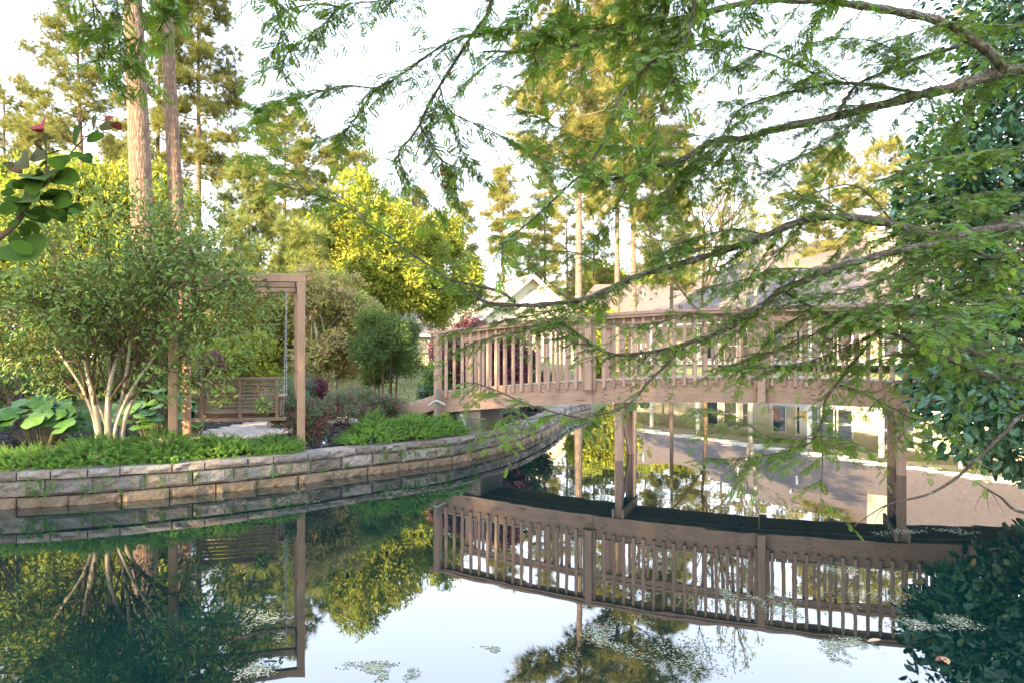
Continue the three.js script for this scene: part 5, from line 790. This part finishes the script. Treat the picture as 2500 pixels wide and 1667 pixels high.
  // bare low branch on the right
  const bare = [[2500, 1013, 2456, 1054, 2392, 1115, 2329, 1171, 2265, 1207, 2188, 1225, 2150, 1240, 2085, 1285], [2500, 1250, 2440, 1210, 2380, 1175]]; for (const px of bare) { const c = []; for (let k = 0; k < px.length; k += 2) c.push(at(px[k], px[k + 1], 3.6 - k * 0.02)); const T = new Tubes(), pts = curve([V(trunkX, c[0].y + 0.35, -trunkD), ...c], 30); T.tube(pts.map(loc), pts.map((_, k) => lerp(0.013, 0.002, k / 30)), 7, 0.3, 3); const e = pts[24]; for (let k = 0; k < 3; k++) T.tube(curve([e, e.clone().add(V(-0.05 + k * 0.04, -0.04, 0)), e.clone().add(V(-0.09 + k * 0.08, -0.11 - k * 0.01, 0.02))], 4).map(loc), [0.003, 0.0025, 0.002, 0.0015, 0.001], 4); part(tree, 'branch', T.geo(), cypressBark); }
  lists.forEach((l, k) => copies(tree, 'foliage', sprays[k], sprayM, l));
  console.log('sprays', lists.reduce((a, l) => a + l.length, 0));
  // old seed tuft hanging in the branches
  const np = at(1092, 428, 3.0), N = thing('seed_tuft', 'brown papery tuft caught in the hanging cypress twigs', 'seed tuft', [np.x, np.y, np.z]), nl = []; for (let k = 0; k < 90; k++) nl.push([basis(rdir(R).add(V(0, -0.7, 0)), rdir(R), 0.02 + R() * 0.025, rdir(R).multiply(V(0.022, 0.045, 0.022))), tint(R, [0.28, 0.16, 0.09], 0.4)]); copies(N, 'husks', smallLeaf, softLeaf, nl);
}
// ------------------------------------------------------------------ round leaved branch at the left edge, close to the camera
{
  const rows = [[0, 0.05], [0.12, 0.5], [0.3, 0.86], [0.55, 1], [0.78, 0.86], [0.93, 0.5], [1, 0.06]], lib = [leafGeo(0.82, 0.1, 0.1, rows), leafGeo(0.66, 0.16, 0.2, rows), leafGeo(0.52, 0.2, 0.05, rows)];
  const d = 1.65, t = thing('round_leaf_branch', 'dark round leaved branch with red young leaves close at the left edge', 'branch', at(-20, 590, d).toArray()), o = t.position, T = new Tubes(), tw = (r0, r1, ...px) => { const c = []; for (let k = 0; k < px.length; k += 2) c.push(at(px[k], px[k + 1], d).sub(o)); const p = curve(c, 12); T.tube(p, p.map((_, k) => lerp(r0, r1, k / 12)), 7, 0.25, 2); };
  tw(0.008, 0.004, -20, 590, 25, 560, 60, 515, 85, 465, 110, 450, 128, 425); tw(0.003, 0.001, 112, 450, 112, 400, 110, 350, 108, 330); tw(0.003, 0.001, 128, 425, 148, 412, 175, 370, 215, 330, 240, 318); tw(0.0025, 0.001, 80, 475, 110, 505, 160, 508, 190, 512); tw(0.0025, 0.001, 50, 530, 20, 500, 0, 480);
  const G = [[0.045, 0.095, 0.008], [0.055, 0.105, 0.01], [0.04, 0.08, 0.008]], mats = [...G, [0.2, 0.045, 0.025], [0.3, 0.025, 0.035], [0.09, 0.085, 0.03]].map((c) => std({ c, transmission: 0.28, thickness: 0, roughness: 0.95, specularIntensity: 0.15, side: THREE.DoubleSide }));
  // base px, py, tip px, py, kind, material
  const L = [[182, 362, 188, 308, 0, 0], [112, 388, 160, 412, 0, 1], [148, 412, 145, 370, 0, 2], [228, 322, 230, 282, 0, 5], [243, 316, 285, 298, 1, 5], [258, 298, 278, 276, 1, 3], [275, 300, 294, 318, 2, 3], [210, 345, 250, 325, 1, 0], [165, 385, 216, 372, 1, 1], [200, 378, 216, 390, 1, 0], [108, 350, 112, 322, 0, 5], [103, 325, 78, 306, 1, 3], [104, 314, 92, 298, 2, 4], [98, 348, 86, 340, 2, 3], [112, 385, 78, 357, 2, 5], [112, 380, 150, 366, 2, 1], [128, 435, 182, 428, 1, 0], [110, 425, 118, 400, 1, 5], [108, 440, 90, 410, 0, 1], [95, 450, 72, 415, 1, 0], [85, 478, 80, 432, 0, 1], [54, 425, 10, 392, 1, 5], [52, 420, 20, 415, 1, 3], [52, 462, 5, 438, 1, 0], [82, 492, 32, 468, 1, 1], [60, 500, 5, 495, 1, 0], [85, 485, 138, 484, 2, 0], [110, 470, 165, 478, 1, 1], [130, 505, 170, 490, 1, 1], [150, 506, 180, 516, 1, 2], [165, 508, 208, 512, 2, 0], [140, 508, 162, 530, 1, 0], [118, 506, 140, 530, 1, 2], [75, 510, 118, 535, 0, 0], [60, 520, 100, 540, 1, 1], [62, 538, 95, 568, 1, 0], [40, 555, 65, 568, 0, 2], [25, 570, 45, 595, 1, 0], [25, 590, 80, 620, 0, 1], [30, 595, 50, 620, 1, 0], [0, 630, 10, 640, 0, 0], [0, 520, 40, 505, 1, 0], [45, 540, 15, 555, 1, 2], [0, 360, 17, 368, 1, 0], [0, 470, 20, 470, 1, 2], [70, 490, 40, 520, 0, 1], [0, 690, 22, 675, 1, 0]], R = rng(77);
  const L2 = L.filter((_, k) => k > 13 && k % 4 < 3).map(([ax, ay, bx, by, k, m]) => { const j = () => (R() - 0.5) * 34; const dx = j(), dy = j(); return [ax + dx, ay + dy, bx + dx + j() * 0.5, by + dy + j() * 0.5, k, m === 3 ? 5 : m]; });
  for (const [ax, ay, bx, by, k, m] of [...L, ...L2]) { const a = at(ax, ay, d + (R() - 0.5) * 0.12), b = at(bx, by, d + (R() - 0.5) * 0.14), v = b.clone().sub(a), w = part(t, 'leaf', lib[k], mats[m === 0 ? Math.floor(R() * 3) : m]); const mx = basis(v, V((R() - 0.5) * 0.7, 0.2 + R() * 0.5, 1).add(rdir(R).multiplyScalar(0.35)), v.length() * 0.9, a.sub(o), 1, 0.88); mx.decompose(w.position, w.quaternion, w.scale); }
  part(t, 'stem', T.geo(), twigBark);
}
console.log('objects', scene.children.length);
renderer.render(scene, camera);
